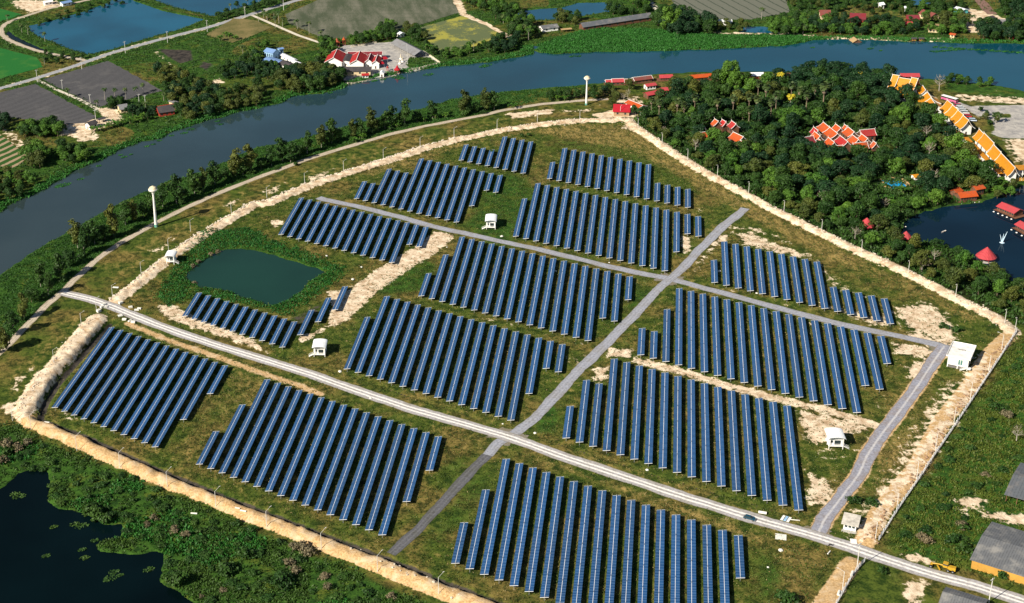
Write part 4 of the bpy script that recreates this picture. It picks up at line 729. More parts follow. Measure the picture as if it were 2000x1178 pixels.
PALMS = [(88,81,'by the lower left corner of the big blue pond'), (14,43,'by the green rice field at the left edge'), (43,64,'on the left bank of the big blue pond'), (55,69,'on the left bank of the big blue pond'), (134,191,'on the path between the ploughed fields'), (205,196,'before the upper ploughed field'), (224,188,'before the upper ploughed field'), (246,194,'before the upper ploughed field'), (269,188,'before the upper ploughed field'), (280,183,'before the upper ploughed field'), (320,197,'right of the upper ploughed field'), (339,188,'right of the upper ploughed field'), (190,219,'on the path between the ploughed fields'),
 (626,79,'on the edge of the big grey field'), (604,66,'on the edge of the big grey field'), (581,56,'on the edge of the big grey field'), (475,112,'in the meadow left of the blue-roofed house'), (490,118,'in the meadow left of the blue-roofed house'), (925,99,'alone at the edge of the yellow field'), (997,60,'beside the canal pond'), (983,46,'beside the canal pond'), (1032,79,'left of the grey hut by the river'), (1025,70,'left of the grey hut by the river'), (1487,38,'at the edge of the striped field'), (1568,66,'on the bank left of the red-brown houses'), (1898,52,'in the sandy yard'), (505,42,'on the far side of the farm path'), (515,35,'on the far side of the farm path'), (522,40,'on the far side of the farm path'), (535,40,'on the far side of the farm path'), (545,46,'on the far side of the farm path'), (552,52,'on the far side of the farm path'), (538,54,'on the far side of the farm path'), (87,126,'at the fork of the far roads'), (285,222,'between the two farmhouses'), (1945,240,'on the verge of the pale car park')]
for x, y, wh in PALMS: tree('palm', gp(x, y), rr.uniform(.75, 1.0), 'coconut palm '+wh, 'coconut palms '+wh)
for x, y in [(645,86),(655,86),(665,84),(690,80),(700,78),(712,76),(722,74),(180,258),(195,256),(210,252),(225,248),(240,244),(255,242),(270,238),(282,234),(840,98),(850,104),(880,112),(900,108),(915,104),(440,72),(450,76),(460,78),(432,80),(1510,56),(1520,52),(1515,60),(20,355),(35,350),(50,348),(30,362)]: tree('banana', gp(x, y), rr.uniform(1.1, 1.5), 'banana clump on the far bank '+('behind the temple' if 640 < x < 730 else 'beside the farm lawn' if 175 < x < 290 else 'at the edge of the brown field' if 425 < x < 465 else 'at the left edge' if x < 60 else 'by the small canal' if x > 1500 else 'below the yellow field'), 'banana clumps on the far bank')
# the three hundred broadleaf trees that show largest stand as things, the small rest as one stand
PEND.sort(key=lambda q: -q[2]/math.dist(q[1], CAMP)); TV = []; TF = []; TM = []; nv = 0; MI = {'dark': 0, 'olive': 1, 'bright': 2}
for k, (kind, p, s, label, group, sz) in enumerate(PEND):
    if k < 298: tree(kind, p, s, label, group, sz, 'any'); continue
    tk, cr = PROT[kind][k % 6]
    for me, mi in ((cr, MI[kind]), (tk, 3)):
        V = np.zeros(len(me.vertices)*3, np.float32); me.vertices.foreach_get('co', V); V = V.reshape(-1, 3); t = random.uniform(0, 6.28); z = sz or s
        Q = np.stack([(V[:, 0]*math.cos(t)-V[:, 1]*math.sin(t))*s+p[0], (V[:, 0]*math.sin(t)+V[:, 1]*math.cos(t))*s+p[1], V[:, 2]*z+p[2]], 1); TV.append(Q)
        F = [tuple(i+nv for i in f.vertices) for f in me.polygons] if mi == 3 else (np.arange(len(V)).reshape(-1, 4)+nv); TF.append(F); TM.append(np.full(len(F), mi)); nv += len(V)
me = bpy.data.meshes.new('distant_trees'); FL = [f for A_ in TF for f in (A_ if isinstance(A_, list) else A_.tolist())]; me.from_pydata(np.concatenate(TV).tolist(), [], FL)
for m_ in (LM['dark'], LM['olive'], LM['bright'], BARK): me.materials.append(m_)
me.polygons.foreach_set('material_index', np.concatenate(TM).astype(np.int32)); me.update(); tag(link(bpy.data.objects.new('distant_trees', me)), 'smaller broadleaf trees filling the far bank and the back of the wood', 'trees', None, 'stuff')
# --- shrubs in the marsh and the rough grass
for i, (x, y, s, k) in enumerate([(15,872,1.7,'drybush'), (35,880,1.5,'drybush'), (5,905,1.6,'drybush'), (55,868,1.3,'drybush'), (12,890,1.4,'bush'), (592,1076,1.6,'drybush'), (605,1082,1.4,'drybush'), (575,1072,1.3,'drybush'), (566,1105,1.3,'drybush'), (580,1118,1.2,'drybush'), (340,1040,1.2,'drybush'), (362,1048,1.1,'drybush'), (300,1015,1.0,'drybush'), (640,1150,1.1,'drybush'), (550,1140,2.0,'bush'), (190,1010,1.8,'bush'), (175,1000,1.6,'bush'), (205,1022,1.6,'bush'), (480,1090,1.7,'bush'), (440,1120,1.8,'bush'), (345,1140,2.0,'bush'), (1545,1178,1.6,'bush'), (1530,1172,1.4,'bush'), (1880,1075,1.4,'bush'), (1862,1060,1.3,'bush'), (1800,1055,1.3,'drybush'), (1812,1062,1.2,'drybush'), (1875,1030,1.2,'drybush'), (1700,985,1.2,'bush'), (1960,1130,1.2,'bush'), (1945,800,1.3,'bush'), (1965,815,1.4,'drybush'), (1670,983,1.3,'bush'), (960,300,.9,'bush'), (1020,268,.9,'bush'), (1032,266,.8,'bush'), (1722,1120,1.0,'bush'), (1840,640,1.1,'bush'), (1866,648,1.1,'bush'), (425,495,.9,'drybush'), (412,500,.9,'drybush'), (388,515,.9,'drybush'), (376,522,.9,'drybush'), (380,555,.8,'drybush')]):
    wh = 'in the marsh by the black water' if x < 700 and y > 850 else 'on the bank of the green pond' if x < 450 else 'in the rough grass outside the fence' if x > 1690 and y > 780 else 'in the grass among the solar blocks'
    tree(k, gp(x, y), s, ('pale dry shrub ' if k == 'drybush' else 'low green shrub ')+wh, ('pale dry shrubs ' if k == 'drybush' else 'low green shrubs ')+wh)
for poly, nn_, wh, sd_ in [([(10,845),(150,890),(330,965),(420,1005),(520,1045),(640,1100),(800,1175),(400,1178),(330,1130),(320,1070),(240,1040),(190,1010),(110,990),(95,940),(40,905)], 5.0, 'in the marsh by the black water', 81), ([(1985,690),(1840,890),(1740,1050),(1870,1080),(1900,1020),(1860,985),(1940,960),(2010,900),(2010,690)], 7.0, 'in the rough grass outside the fence', 82)]:
    for c in spots(poly, nn_, sd_):
        if rr.random() < .62: tree('bush' if rr.random() < .95 else 'drybush', (c[0], c[1], float(hgt(c[0], c[1]))-.2), rr.uniform(.6, 1.5), 'leafy shrub '+wh, 'leafy shrubs '+wh, rr.uniform(.5, .9))
# --- what nobody could count: grass, reeds, marsh plants
def scatter(name, dens, mat, size, blades, box, seed, up=.8, label=None, cat=None):
    r = np.random.default_rng(seed); x0, y0, x1, y1 = box; m = int((x1-x0)*(y1-y0)*2.0); X = r.uniform(x0, x1, m); Y = r.uniform(y0, y1, m)
    i = np.searchsorted(xs, X)-1; j = np.searchsorted(ys, Y)-1; keep = r.random(m) < np.clip(dens[j, i], 0, 1)*(.25+1.2*vnoise(X, Y, 6, seed)); X, Y = X[keep], Y[keep]
    if not len(X): return
    Z = HGT[j[keep], i[keep]]; S = size*r.uniform(.5, 1.4, len(X)); C = np.repeat(np.stack([X, Y, Z], 1), blades, 0); S = np.repeat(S, blades); k = len(C)
    C = C+np.stack([r.normal(0, .45, k)*S, r.normal(0, .45, k)*S, S*r.uniform(.1, .5, k)], 1); nn = r.normal(size=(k, 3)); nn[:, 2] = np.abs(nn[:, 2])+(.5 if up < .5 else 0)
    sp = r.normal(0, .5, (k, 3)); sp[:, 2] = up*1.4; nn -= sp*((nn*sp).sum(1)/(sp*sp).sum(1))[:, None]
    V, F = quads(C, nn, S*1.3, .45, r, sp); o = link(bpy.data.objects.new(name, mesh_np(name, V, F, mat))); tag(o, label, cat, None, 'stuff')
def box_of(pts): P = unl(pts); return (*P.min(0), *P.max(0))
WET = np.maximum(LUSH-.1, 0)*(HGT > -.45)
mw = pmask([(-60,820),(40,828),(60,850),(150,885),(330,960),(420,1000),(520,1040),(640,1092),(860,1185),(700,1260),(-60,1260)], 2)
scatter('marsh_plants', WET*mw*.7*(.35+1.3*(vnoise(GX, GY, 14, 77) > .42)), LM['wet'], .8, 5, box_of([(-60,820),(860,1240),(-60,1240),(700,1240)]), 1, .5, 'tangled green marsh plants between the front bund and black water', 'marsh plants')
scatter('marsh_reeds', WET*mw*(vnoise(GX, GY, 17, 78) > .58)*.9, LM['reed'], 1.0, 5, box_of([(-60,820),(860,1240),(-60,1240),(700,1240)]), 11, .7, 'bright green reed patches in the marsh below the front bund', 'reeds')
mr = pmask([(1995,655),(1722,1062),(1760,1085),(1900,1120),(2060,1160),(2060,640)], 2)
scatter('long_grass', mr*np.clip(1-SOIL*1.5, 0, 1)*.55, LM['turf'], .75, 5, box_of([(1990,655),(1700,1062),(2060,1160),(2060,640)]), 2, .7, 'long rank grass outside the concrete post fence', 'long grass')
mn = pmask(RIVER_NEAR[:22]+R5[::-1][3:], 2)
scatter('bank_grass', mn*(HGT > -.45)*np.clip((roadD-2.5)/2, 0, 1)*.9, LM['bank'], .62, 5, box_of(RIVER_NEAR[:20]+R5), 3, .6, 'bright green reeds and grass along the near river bank', 'reeds')
mf = np.clip(1-(ldist(RIVER_FAR, 20)-2)/9, 0, 1)*pmask([(-80,460)]+RIVER_FAR[::-1]+[(2100,-40),(-80,-80)], 1)
scatter('bank_reeds', mf*(HGT > -.45)*.9, LM['reed'], 1.15, 4, box_of(RIVER_FAR+[(0,440)]), 4, .6, 'green reeds along the water on the far river bank', 'reeds')
mb = pmask([(1048,90),(1150,56),(1250,58),(1300,62),(1400,70),(1500,70),(1575,72),(1570,80),(1440,92),(1300,98),(1155,100),(1086,104),(1050,102)], 2)
scatter('reed_bed', mb*(HGT > -.45)*1.0, LM['reed'], 1.25, 6, box_of([(1048,90),(1150,50),(1575,66),(1570,80),(1086,104)]), 5, .9, 'tall bright reed bed on the far bank below the long grey shed', 'reed bed')
scatter('pond_edge_grass', np.clip(pmask([(300,580),(340,520),(400,455),(470,440),(560,480),(650,515),(680,530),(640,560),(560,615),(500,600),(380,575),(330,600)], 3), 0, 1)*(HGT > -.45)*.7, LM['reed'], .8, 4, box_of([(300,580),(340,455),(680,530),(560,620)]), 6, .7, 'lush grass ringing the green pond', 'grass')
ms = SITEM*np.clip(1-.85*SOIL-1.3*CLAY-MUD, 0.0, 1)*np.clip((roadD-4)/2, 0, 1)
scatter('grass_tufts', ms*(.4+.5*LUSH)*np.clip(1.3-DRY, 0, 1), LM['turf'], .5, 3, box_of([(45,805),(1230,233),(1976,645),(1600,1240),(950,1230)]), 7, .6, 'green grass tufts between the solar rows', 'grass')
scatter('dry_grass', ms*np.clip(DRY-.25, 0, 1)*.75, LM['straw'], .45, 3, box_of([(45,805),(1230,233),(1976,645),(1600,1240),(950,1230)]), 8, .5, 'straw coloured dry grass on the solar field', 'grass')
ug = WOODM*(HGT > -.4)
scatter('undergrowth', ug*.35, LM['dark'], 1.6, 4, box_of(WOOD), 9, .4, 'dark undergrowth on the floor of the wood', 'undergrowth')
mfield = pmask([(-80,460)]+RIVER_FAR[::-1]+[(2100,-40),(-80,-80)], 1)*np.clip(LUSH, 0, 1)*(HGT > -.45)*np.clip(1-2*(SOIL+PAVE+MUD), 0, 1)
for pts, look, nm in FIELDS: mfield *= 1-pmask(pts, 1.5)
mfield *= np.clip((roadD-3)/3, 0, 1)
scatter('meadow_grass', mfield*.22, LM['wet'], .9, 3, box_of([(0,0),(0,440),(2000,0),(2000,90)]), 10, .5, 'rough meadow grass and low scrub across the far bank', 'grass')
# ---------------------------------------------------------------- buildings
def roof_mat(name, col, rib=.9, var=.3, rough=.8, dirt=(0.12, 0.10, 0.09), dk=.5):
    n = N(name); o = n.sep(n.coord()); P = n.pos(); w = n.math('ABSOLUTE', n.math('SUBTRACT', n.math('FRACT', n.math('DIVIDE', o[0], rib)), .5)); f = n.noise(P, .7, 4, .7); g = n.noise(P, .2, 3, .6)
    c = n.mix(n.step(w, .3, .48), col, tuple(x*(1-var) for x in col)); c = n.mix(n.step(f, .4, .75), c, tuple(min(1, x*1.15) for x in col)); c = n.mix(n.math('MULTIPLY', n.step(g, .45, .75), dk), c, dirt)
    n.bump(w, .35, .08); return n.out(c, rough, .25)
RM = {'orange': roof_mat('orange_tiles', (0.46, 0.075, 0.014)), 'red': roof_mat('red_roof_sheet', (0.36, 0.02, 0.02), dk=.4), 'pink': roof_mat('faded_red_roof', (0.42, 0.05, 0.06), dk=.2), 'bright': roof_mat('bright_red_roof', (0.38, 0.010, 0.022), dk=.12), 'dark': roof_mat('dark_roof', (0.055, 0.05, 0.055)), 'grey': roof_mat('grey_fibre_roof', (0.20, 0.20, 0.21), 1.1, .25), 'greyblue': roof_mat('old_shed_roof', (0.105, 0.115, 0.13), 1.2, .3, dirt=(.25, .22, .2)), 'gold': roof_mat('golden_tiles', (0.52, 0.215, 0.014), .8, .25, .5, dk=.12), 'brown': roof_mat('brown_tiles', (0.20, 0.055, 0.045)), 'white': roof_mat('white_roof_sheet', (0.80, 0.82, 0.84), .8, .1, dk=.12, dirt=(.4, .4, .4)), 'blue': roof_mat('blue_roof_sheet', (0.16, 0.27, 0.50), .8, .15, dk=.1), 'thatch': roof_mat('thatch', (0.40, 0.27, 0.13), .5, .3), 'maroon': roof_mat('weathered_maroon_roof', (0.20, 0.022, 0.030), dk=.45, dirt=(.06, .06, .07)), 'patched': roof_mat('patched_grey_roof', (0.125, 0.13, 0.14), .9, .4, dirt=(.36, .34, .31), dk=.55)}
WHITE = plain('white_wall', (0.82, 0.81, 0.78), .8, .2, 0, .08); CREAM = plain('cream_wall', (0.66, 0.52, 0.32), .8, .2, 0, .15); WOODW = plain('brown_timber', (0.16, 0.075, 0.045), .8, .2, 0, .3); TEAK = plain('pale_timber', (0.38, 0.25, 0.15), .8, .2, 0, .3); YELW = plain('ochre_wall', (0.50, 0.27, 0.055), .8, .2, 0, .15); BLUEW = plain('light_blue_wall', (0.30, 0.48, 0.68), .8, .2, 0, .1); GLASS = plain('window_glass', (0.03, 0.045, 0.05), .12, .6, 0, .2); GREENG = plain('green_window_glass', (0.10, 0.22, 0.20), .12, .6, 0, .2); TRIMW = plain('white_trim', (0.84, 0.82, 0.78), .6, .3, 0, .05); DOOR = plain('dark_door', (0.10, 0.07, 0.05), .6, .3, 0, .2); CONC = plain('concrete', (0.42, 0.40, 0.37), .9, .2, 0, .2); PALEC = plain('pale_concrete_block', (0.72, 0.70, 0.64), .9, .2, 0, .15); REDW = plain('red_painted_timber', (0.36, 0.05, 0.03), .7, .3, 0, .2); RUBBER = plain('tyre_rubber', (0.02, 0.02, 0.02), .8, .2); DARKM = plain('dark_metal', (0.06, 0.06, 0.065), .5, .4); TEALW = plain('teal_wall', (0.10, 0.42, 0.45), .8, .2, 0, .1)
def slope_pts(hwid, ze, zr, curve):        # half roof outline from eave to ridge
    if not curve: return [(hwid, ze), (0, zr)]
    h = zr-ze; return [(hwid, ze), (hwid*.62, ze+h*.24), (hwid*.3, ze+h*.56), (0, zr)]
def gable(name, label, ridge, zr, hwid, ze, roof='red', wall=WHITE, cat='house', group=None, z0=None, curve=False, ov=.7, stilts=0.0, trim=None, win=3, door=True, tiers=None, hull=False, eave=None, gap=None, floats=0, openw=False):
    a = un(*ridge[0], zr+(z0 or 0)); b = un(*ridge[1], zr+(z0 or 0)); c = (a+b)/2; d = b-a; L = float(np.hypot(d[0], d[1])); an = math.atan2(d[1], d[0])
    if eave is not None:
        e = un(*eave, ze+(z0 or 0)); t = np.array([math.cos(an), math.sin(an)]); r = (e-c)[:2]; hwid = abs(r[0]*-t[1]+r[1]*t[0])
    z = float(hgt(c[0], c[1])) if z0 is None else z0
    T = empty(name, (c[0], c[1], z), an, label, cat, group)
    lowest = min(0.0, *[q[2] for q in tiers]) if tiers else 0.0
    prof = slope_pts(hwid, ze, zr, curve); full = prof+[(-y, q) for y, q in prof[::-1][1:]]
    tl = tiers or [(-L/2, L/2, 0.0)]
    for x0, x1, dz in tl:
        R = MB(); th = .16
        low = [(y, q+dz-th) for y, q in full]; up = [(y, q+dz) for y, q in full]
        for i in range(len(full)-1): R.extrude([up[i], up[i+1], low[i+1], low[i]], x0, x1)
        ro = R.build('roof', RM[roof], T)
        if trim:
            B = MB()
            for x, s in ((x0, -1), (x1, 1)):
                for i in range(len(full)-1):
                    B.extrude([(up[i][0], up[i][1]+.1), (up[i+1][0], up[i+1][1]+.1), (low[i+1][0], low[i+1][1]-.1), (low[i][0], low[i][1]-.1)], *((x-.2, x-.004) if s < 0 else (x+.004, x+.2)))
                if curve: B.tube((x+s*.2, 0, zr+dz), (x+s*.75, 0, zr+dz+1.1), .14, .03, 5)
            B.box(((x0+x1)/2, 0, zr+dz+.10), (x1-x0, .32, .2)); B.build('bargeboard', trim, T)
    wx, wy = L/2-ov, max(.8, hwid-ov); zt = ze+(zr-ze)*(1-wy/hwid)*(.5 if curve else 1)-.2+lowest
    if not openw:
        pr = [(-wy, stilts), (wy, stilts), (wy, zt)]+([] if curve else [(0, zr-.25+lowest)])+[(-wy, zt)]
        if curve: pr = [(-wy, stilts), (wy, stilts), (wy, zt), (wy*.3, ze+(zr-ze)*.42+lowest), (0, zr-.6+lowest), (-wy*.3, ze+(zr-ze)*.42+lowest), (-wy, zt)]
        MB().extrude(pr, -wx, wx).build('wall', wall, T)
        hh = zt-stilts
        for s in (-1, 1):
            for k in range(win):
                x = -wx+(k+.5)*2*wx/max(1, win); MB().box((x, s*(wy+.02), stilts+hh*.55), (min(1.3, wx/max(1, win)), .09, hh*.42)).build('window', GLASS, T)
        if door:
            for s in (-1, 1): MB().box((s*(wx+.02), 0, stilts+min(1.05, hh*.45)), (.09, 1.1, min(2.1, hh*.85))).build('door', DOOR, T)
    if stilts > .4 or openw:
        nn = max(2, int(L/4)+1)
        for k in range(nn):
            for s in (-1, 1):
                x = -wx+.15+k*(2*wx-.3)/(nn-1); zz = zt if openw else stilts; MB().box((x, s*(wy-.15), zz/2-.2), (.25, .25, zz+.4)).build('post', CONC if wall is WHITE else WOODW, T)
    if hull:
        H = MB(); hl = L/2+.8; hb = hwid+.2; H.add([(-hl, -hb*.7, -.35), (-hl, hb*.7, -.35), (hl, hb*.7, -.35), (hl, -hb*.7, -.35), (-hl-.6, -hb, .55), (-hl-.6, hb, .55), (hl+.6, hb, .55), (hl+.6, -hb, .55)], [(3, 2, 1, 0), (4, 5, 6, 7), (0, 1, 5, 4), (1, 2, 6, 5), (2, 3, 7, 6), (3, 0, 4, 7)]); H.build('hull', WOODW, T)
        for k in range(floats): MB().lathe([(.05, -.55), (.5, -.35), (.55, 0), (.4, .3), (.05, .4)], (-hl+1+k*(2*hl-2)/max(1, floats-1), -hb-1.0, -.0), 8).build('float', TRIMW, T)
    return T
# --- temple by the river
TG = 'buildings of the riverside temple'
gable('temple_hall', 'largest red-roofed white temple hall, leftmost by the river', ((650.5,112.5),(659,95.5)), 8.5, 7.2, 4.6, 'red', WHITE, 'temple', TG, trim=TRIMW, win=2)
gable('temple_hall', 'second red-roofed white temple hall, right of the largest one', ((696,117),(703,99.5)), 8, 6.0, 4.6, 'red', WHITE, 'temple', TG, trim=TRIMW, win=2)
gable('temple_hall', 'narrow red-roofed temple hall between the second hall and the rightmost one', ((719,116),(724,104)), 7, 3.3, 4.4, 'maroon', WHITE, 'temple', TG, trim=TRIMW, win=2)
gable('temple_hall', 'rightmost red-roofed white temple hall beside the red awnings', ((733,118.5),(737.5,106.5)), 6.8, 3.4, 4.4, 'red', WHITE, 'temple', TG, trim=TRIMW, win=2)
gable('temple_gallery', 'long maroon-roofed gallery across the back of the temple halls', ((679,101),(747,100)), 6, 3.4, 4.4, 'maroon', WHITE, 'temple', TG, trim=TRIMW, win=6)
gable('connecting_roof', 'low dark connecting hall with roof lights between two red temple halls', ((674,118),(681,104)), 5.2, 4.4, 4.2, 'dark', WHITE, 'temple', TG, win=1)
gable('temple_shed', 'long low dark-roofed shed in front of the temple halls', ((627,131),(726,130)), 5.6, 5.5, 3.4, 'dark', CREAM, 'shed', TG, win=7)
gable('temple_annex', 'small red lean-to with white walls at the river end of the dark temple shed', ((706,143.5),(721,143)), 3.6, 2.2, 2.5, 'red', WHITE, 'shed', TG, win=2)
gable('temple_pavilion', 'long grey-roofed open hall with ochre end, on the temple courtyard', ((775,75),(822,99)), 6.2, 6.0, 3.2, 'grey', WHITE, 'temple', TG, openw=True)
def awning(px, label, w=6.5):
    p = gp(*px); T = empty('awning', p, .25, label, 'awning', 'red awnings of the temple'); B = MB(); q = []
    for i in range(7):
        t = math.pi*i/6; q.append((-w/2*math.cos(t), 2.9+.9*math.sin(t)))
    B.extrude(q+[(a*.97, b-.1) for a, b in q[::-1]], -3, 3); B.build('canopy', RM['bright'], T)
    for sx in (-2.8, 2.8):
        for sy in (-w/2+.1, w/2-.1): MB().tube((sx, sy, 0), (sx, sy, 2.9), .06).build('post', M_STEEL, T)
awning((748,121), 'rear bright red awning beside the temple halls'); awning((741,130.5), 'front bright red awning beside the temple halls')
gable('shrine', 'tiny white gabled shrine in front of the red awnings', ((745.5,140.5),(747,136)), 4.2, 1.7, 3.0, 'white', WHITE, 'shrine', TG, ov=.2, win=0)
def pavilion(px, r, h, roof, label, cat='pavilion', name='pavilion', z0=None, tiers=2, n=8, wallm=REDW, group=None):
    p = un(*px, z0) if z0 is not None else gp(*px); T = empty(name, (p[0], p[1], p[2]), .4, label, cat, group)
    R = MB(); R.lathe([(r, h), (r*.6, h+r*.45), (r*.12, h+r*.95), (.05, h+r*1.05)], n=n); R.lathe([(r*1.02, h-.12), (r, h), (.1, h+.05)], n=n); R.build('roof', RM[roof], T)
    if tiers > 1: MB().lathe([(r*.45, h+r*.7), (r*.25, h+r*1.0), (.05, h+r*1.5)], n=n).build('roof_spire', RM[roof], T)
    for k in range(6): t = k*math.pi/3; MB().tube((r*.82*math.cos(t), r*.82*math.sin(t), -.3), (r*.82*math.cos(t), r*.82*math.sin(t), h), .13).build('post', wallm, T)
    MB().lathe([(r*.9, -.3), (r*.9, .25), (.1, .25)], n=n).build('floor', CONC, T)
pavilion((776,146), 2.6, 3.0, 'bright', 'little red riverside pavilion at the temple landing'); pavilion((757,138), 1.2, 2.4, 'red', 'tiny red-roofed spirit house beside the white shrine', 'shrine', 'spirit_house')
pavilion((672,88.5), 1.6, 5.0, 'orange', 'tall orange-topped shrine column behind the temple halls', 'shrine', 'shrine'); pavilion((658.5,91), 2.6, 3.6, 'orange', 'low orange-roofed shrine at the back left of the temple', 'shrine', 'shrine')
def statue(px, h, label):
    p = gp(*px); T = empty('statue', p, 0, label, 'statue', 'statues on the temple court'); MB().lathe([(1.2, 0), (1.2, .8), (.7, 1.0), (.6, 1.2)], n=8).build('plinth', TRIMW, T); MB().lathe([(.75, 1.2), (.6, 1.7), (.35, h*.6), (.5, h*.72), (.3, h*.86), (.28, h), (.1, h+.25)], n=10).build('figure', plain('pale_stone', (0.6, 0.52, 0.4), .8, .2), T)
statue((783,116), 4.5, 'rear pale statue on the temple court'); statue((786,121), 4.2, 'middle pale statue on the temple court'); statue((781,125), 3.6, 'front pale statue on the temple court')
def balustrade(name, label, pts, h=1.1, step=4.0, mat=TRIMW, wall=True, postw=.4, group=None, rails=(1.0,), posth=None, base=None, lean=False):
    P = unl(pts); seg = np.linalg.norm(np.diff(P, axis=0), axis=1); S = np.concatenate([[0], np.cumsum(seg)]); m = min(98, max(2, int(S[-1]/step)+1)); c = P[0]; z0 = float(hgt(c[0], c[1])); T = empty(name, (c[0], c[1], z0), 0, label, 'fence', group); Q = []
    ph = posth or h
    for k in range(m):
        t = S[-1]*k/(m-1); x = np.interp(t, S, P[:, 0]); y = np.interp(t, S, P[:, 1]); Q.append((x-c[0], y-c[1], float(hgt(x, y))-z0))
    pm = MB().box((0, 0, ph/2-.25), (postw, postw, ph+.5)).mesh('post', mat)
    for k, q in enumerate(Q): o = link(bpy.data.objects.new('post', pm), T); o.location = q; o.rotation_euler = (random.uniform(-.1, .1) if lean else 0, random.uniform(-.1, .1) if lean else 0, random.uniform(0, 1))
    B = MB(); A_ = MB()
    for k in range(m-1):
        for r in rails: B.tube((Q[k][0], Q[k][1], Q[k][2]+h*r), (Q[k+1][0], Q[k+1][1], Q[k+1][2]+h*r), .07 if not wall else .12, n=4)
        if wall or base:
            bh = base or h*.55; a, b = Vector(Q[k]), Vector(Q[k+1]); d = (b-a); nn = Vector((-d.y, d.x, 0)).normalized()*.12
            A_.add([a-nn-Vector((0, 0, .6)), a+nn-Vector((0, 0, .6)), b+nn-Vector((0, 0, .6)), b-nn-Vector((0, 0, .6)), a-nn+Vector((0, 0, bh)), a+nn+Vector((0, 0, bh)), b+nn+Vector((0, 0, bh)), b-nn+Vector((0, 0, bh))], [(3, 2, 1, 0), (4, 5, 6, 7), (0, 1, 5, 4), (1, 2, 6, 5), (2, 3, 7, 6), (3, 0, 4, 7)])
    B.build('rail', mat, T)
    if wall or base: A_.build('base_wall', mat if wall else CONC, T)
    return T
balustrade('balustrade', 'white balustrade along the river below the temple halls', [(679,164.5),(728,155),(773,147)], 1.3, 3.0, plain('cream_balustrade', (0.75, 0.66, 0.50), .8, .2, 0, .1)); balustrade('balustrade', 'white balustrade along the river in front of the temple lawn', [(799,139),(830,132),(859,124.5)], 1.3, 3.0, plain('cream_balustrade', (0.75, 0.66, 0.50))); balustrade('balustrade', 'white balustrade on the right side of the temple lawn', [(859,123.5),(843,112),(827,102)], 1.3, 3.0, plain('cream_balustrade', (0.75, 0.66, 0.50))); balustrade('balustrade', 'white balustrade along the back of the temple court', [(686,92),(712,88),(735,84)], 1.2, 3.0, plain('cream_balustrade', (0.75, 0.66, 0.50)))
def flagpole(px, h, label): p = gp(*px); T = empty('flagpole', p, 0, label, 'flagpole'); MB().tube((0, 0, 0), (0, 0, h), .10, .05).build('pole', TRIMW, T); MB().box((0, 0, .3), (1, 1, .6)).build('base', CONC, T)
flagpole((795.5,125), 17, 'tall white flagpole on the temple court')
gable('storehouse', 'small white-blue roofed storehouse among the trees behind the temple', ((774,59),(786,64)), 4.2, 3, 3, 'white', WHITE, 'shed')
# --- farms and houses of the far bank
gable('house', 'two-storey light blue house with blue roof above the low blue sheds', ((521,93),(540,97)), 8.2, 4.5, 6.2, 'blue', BLUEW, 'house', win=4)
gable('shed', 'low wide blue-roofed shed in front of the light blue house', ((520,112),(548,120)), 4, 5.5, 3.0, 'blue', WHITE, 'shed', win=2); gable('shed', 'long white-roofed shed right of the light blue house', ((549,103),(576,116)), 3.8, 2.6, 3.0, 'white', WHITE, 'shed', win=4); gable('house', 'dark-roofed white house in front of the blue sheds', ((552,117),(568,125)), 4.6, 4.8, 3.1, 'dark', WHITE, 'house', win=2); gable('shed', 'low narrow white-roofed shed right of the dark-roofed house', ((572,117),(590,124)), 3.2, 2.0, 2.6, 'white', WHITE, 'shed', win=2); gable('annex', 'small blue flat-roofed annex at the right end of the light blue house', ((542,94),(553,92)), 6.2, 2.4, 5.6, 'blue', BLUEW, 'house', win=1)
gable('farmhouse', 'grey-roofed farmhouse beside the lower corner of the upper ploughed field', ((230,205),(248,202)), 5.5, 5.0, 3.0, 'grey', CREAM, 'house', win=2); gable('farmhouse', 'red-fronted farmhouse with a big dark roof near the river', ((305,208),(338,203)), 6.5, 6.5, 3.2, 'dark', REDW, 'house', trim=plain('red_trim', (0.6, 0.06, 0.03)), win=3); gable('shed', 'pale-roofed shed right behind the red-fronted farmhouse', ((332,194),(350,200)), 3.6, 2.4, 2.8, 'patched', CREAM, 'shed', win=1); gable('shed', 'dark low shed between the two farmhouses', ((258,206),(268,210)), 3.2, 2.6, 2.5, 'dark', CREAM, 'shed', win=1)
gable('house', 'small white house with dark blue roof on the farm lawn', ((169,239),(186,233)), 5.4, 3.4, 3.4, 'dark', WHITE, 'house', win=2); gable('shed', 'dark open shed beside the small white farm house', ((190,232),(205,228)), 3.2, 2.2, 2.6, 'dark', WOODW, 'shed', openw=True)
gable('shed', 'blue-roofed shed on the sandy yard at the top left edge', ((118,4),(138,0)), 4, 4, 3, 'blue', WHITE, 'shed', win=2); gable('shed', 'white-roofed shed on the sandy yard at the top left edge', ((84,2),(102,-1)), 4, 3.5, 3, 'white', WHITE, 'shed', win=2)
gable('long_shed', 'very long weathered grey shed on the far bank above the reed bed', ((1134,45),(1270,24.5)), 6.2, 7.5, 3.4, 'greyblue', WOODW, 'shed', win=9, eave=(1139,54)); gable('hut', 'grey patched-roofed hut between the palms and the long grey shed', ((1055,50),(1088,46)), 4.6, 5.0, 2.8, 'patched', WHITE, 'house', win=2); gable('shed', 'low pale shed right of the grey patched-roofed hut', ((1095,56),(1116,54)), 2.8, 2.0, 2.2, 'thatch', CREAM, 'shed', openw=True)
gable('greenhouse', 'long white-roofed greenhouse at the edge of the striped field', ((1402,38),(1430,38)), 4, 3.5, 3, 'white', WHITE, 'greenhouse', win=3); gable('house', 'tiny white house among trees left of the white greenhouse', ((1359,36),(1367,38)), 4, 2.5, 3, 'white', WHITE, 'house', win=1)
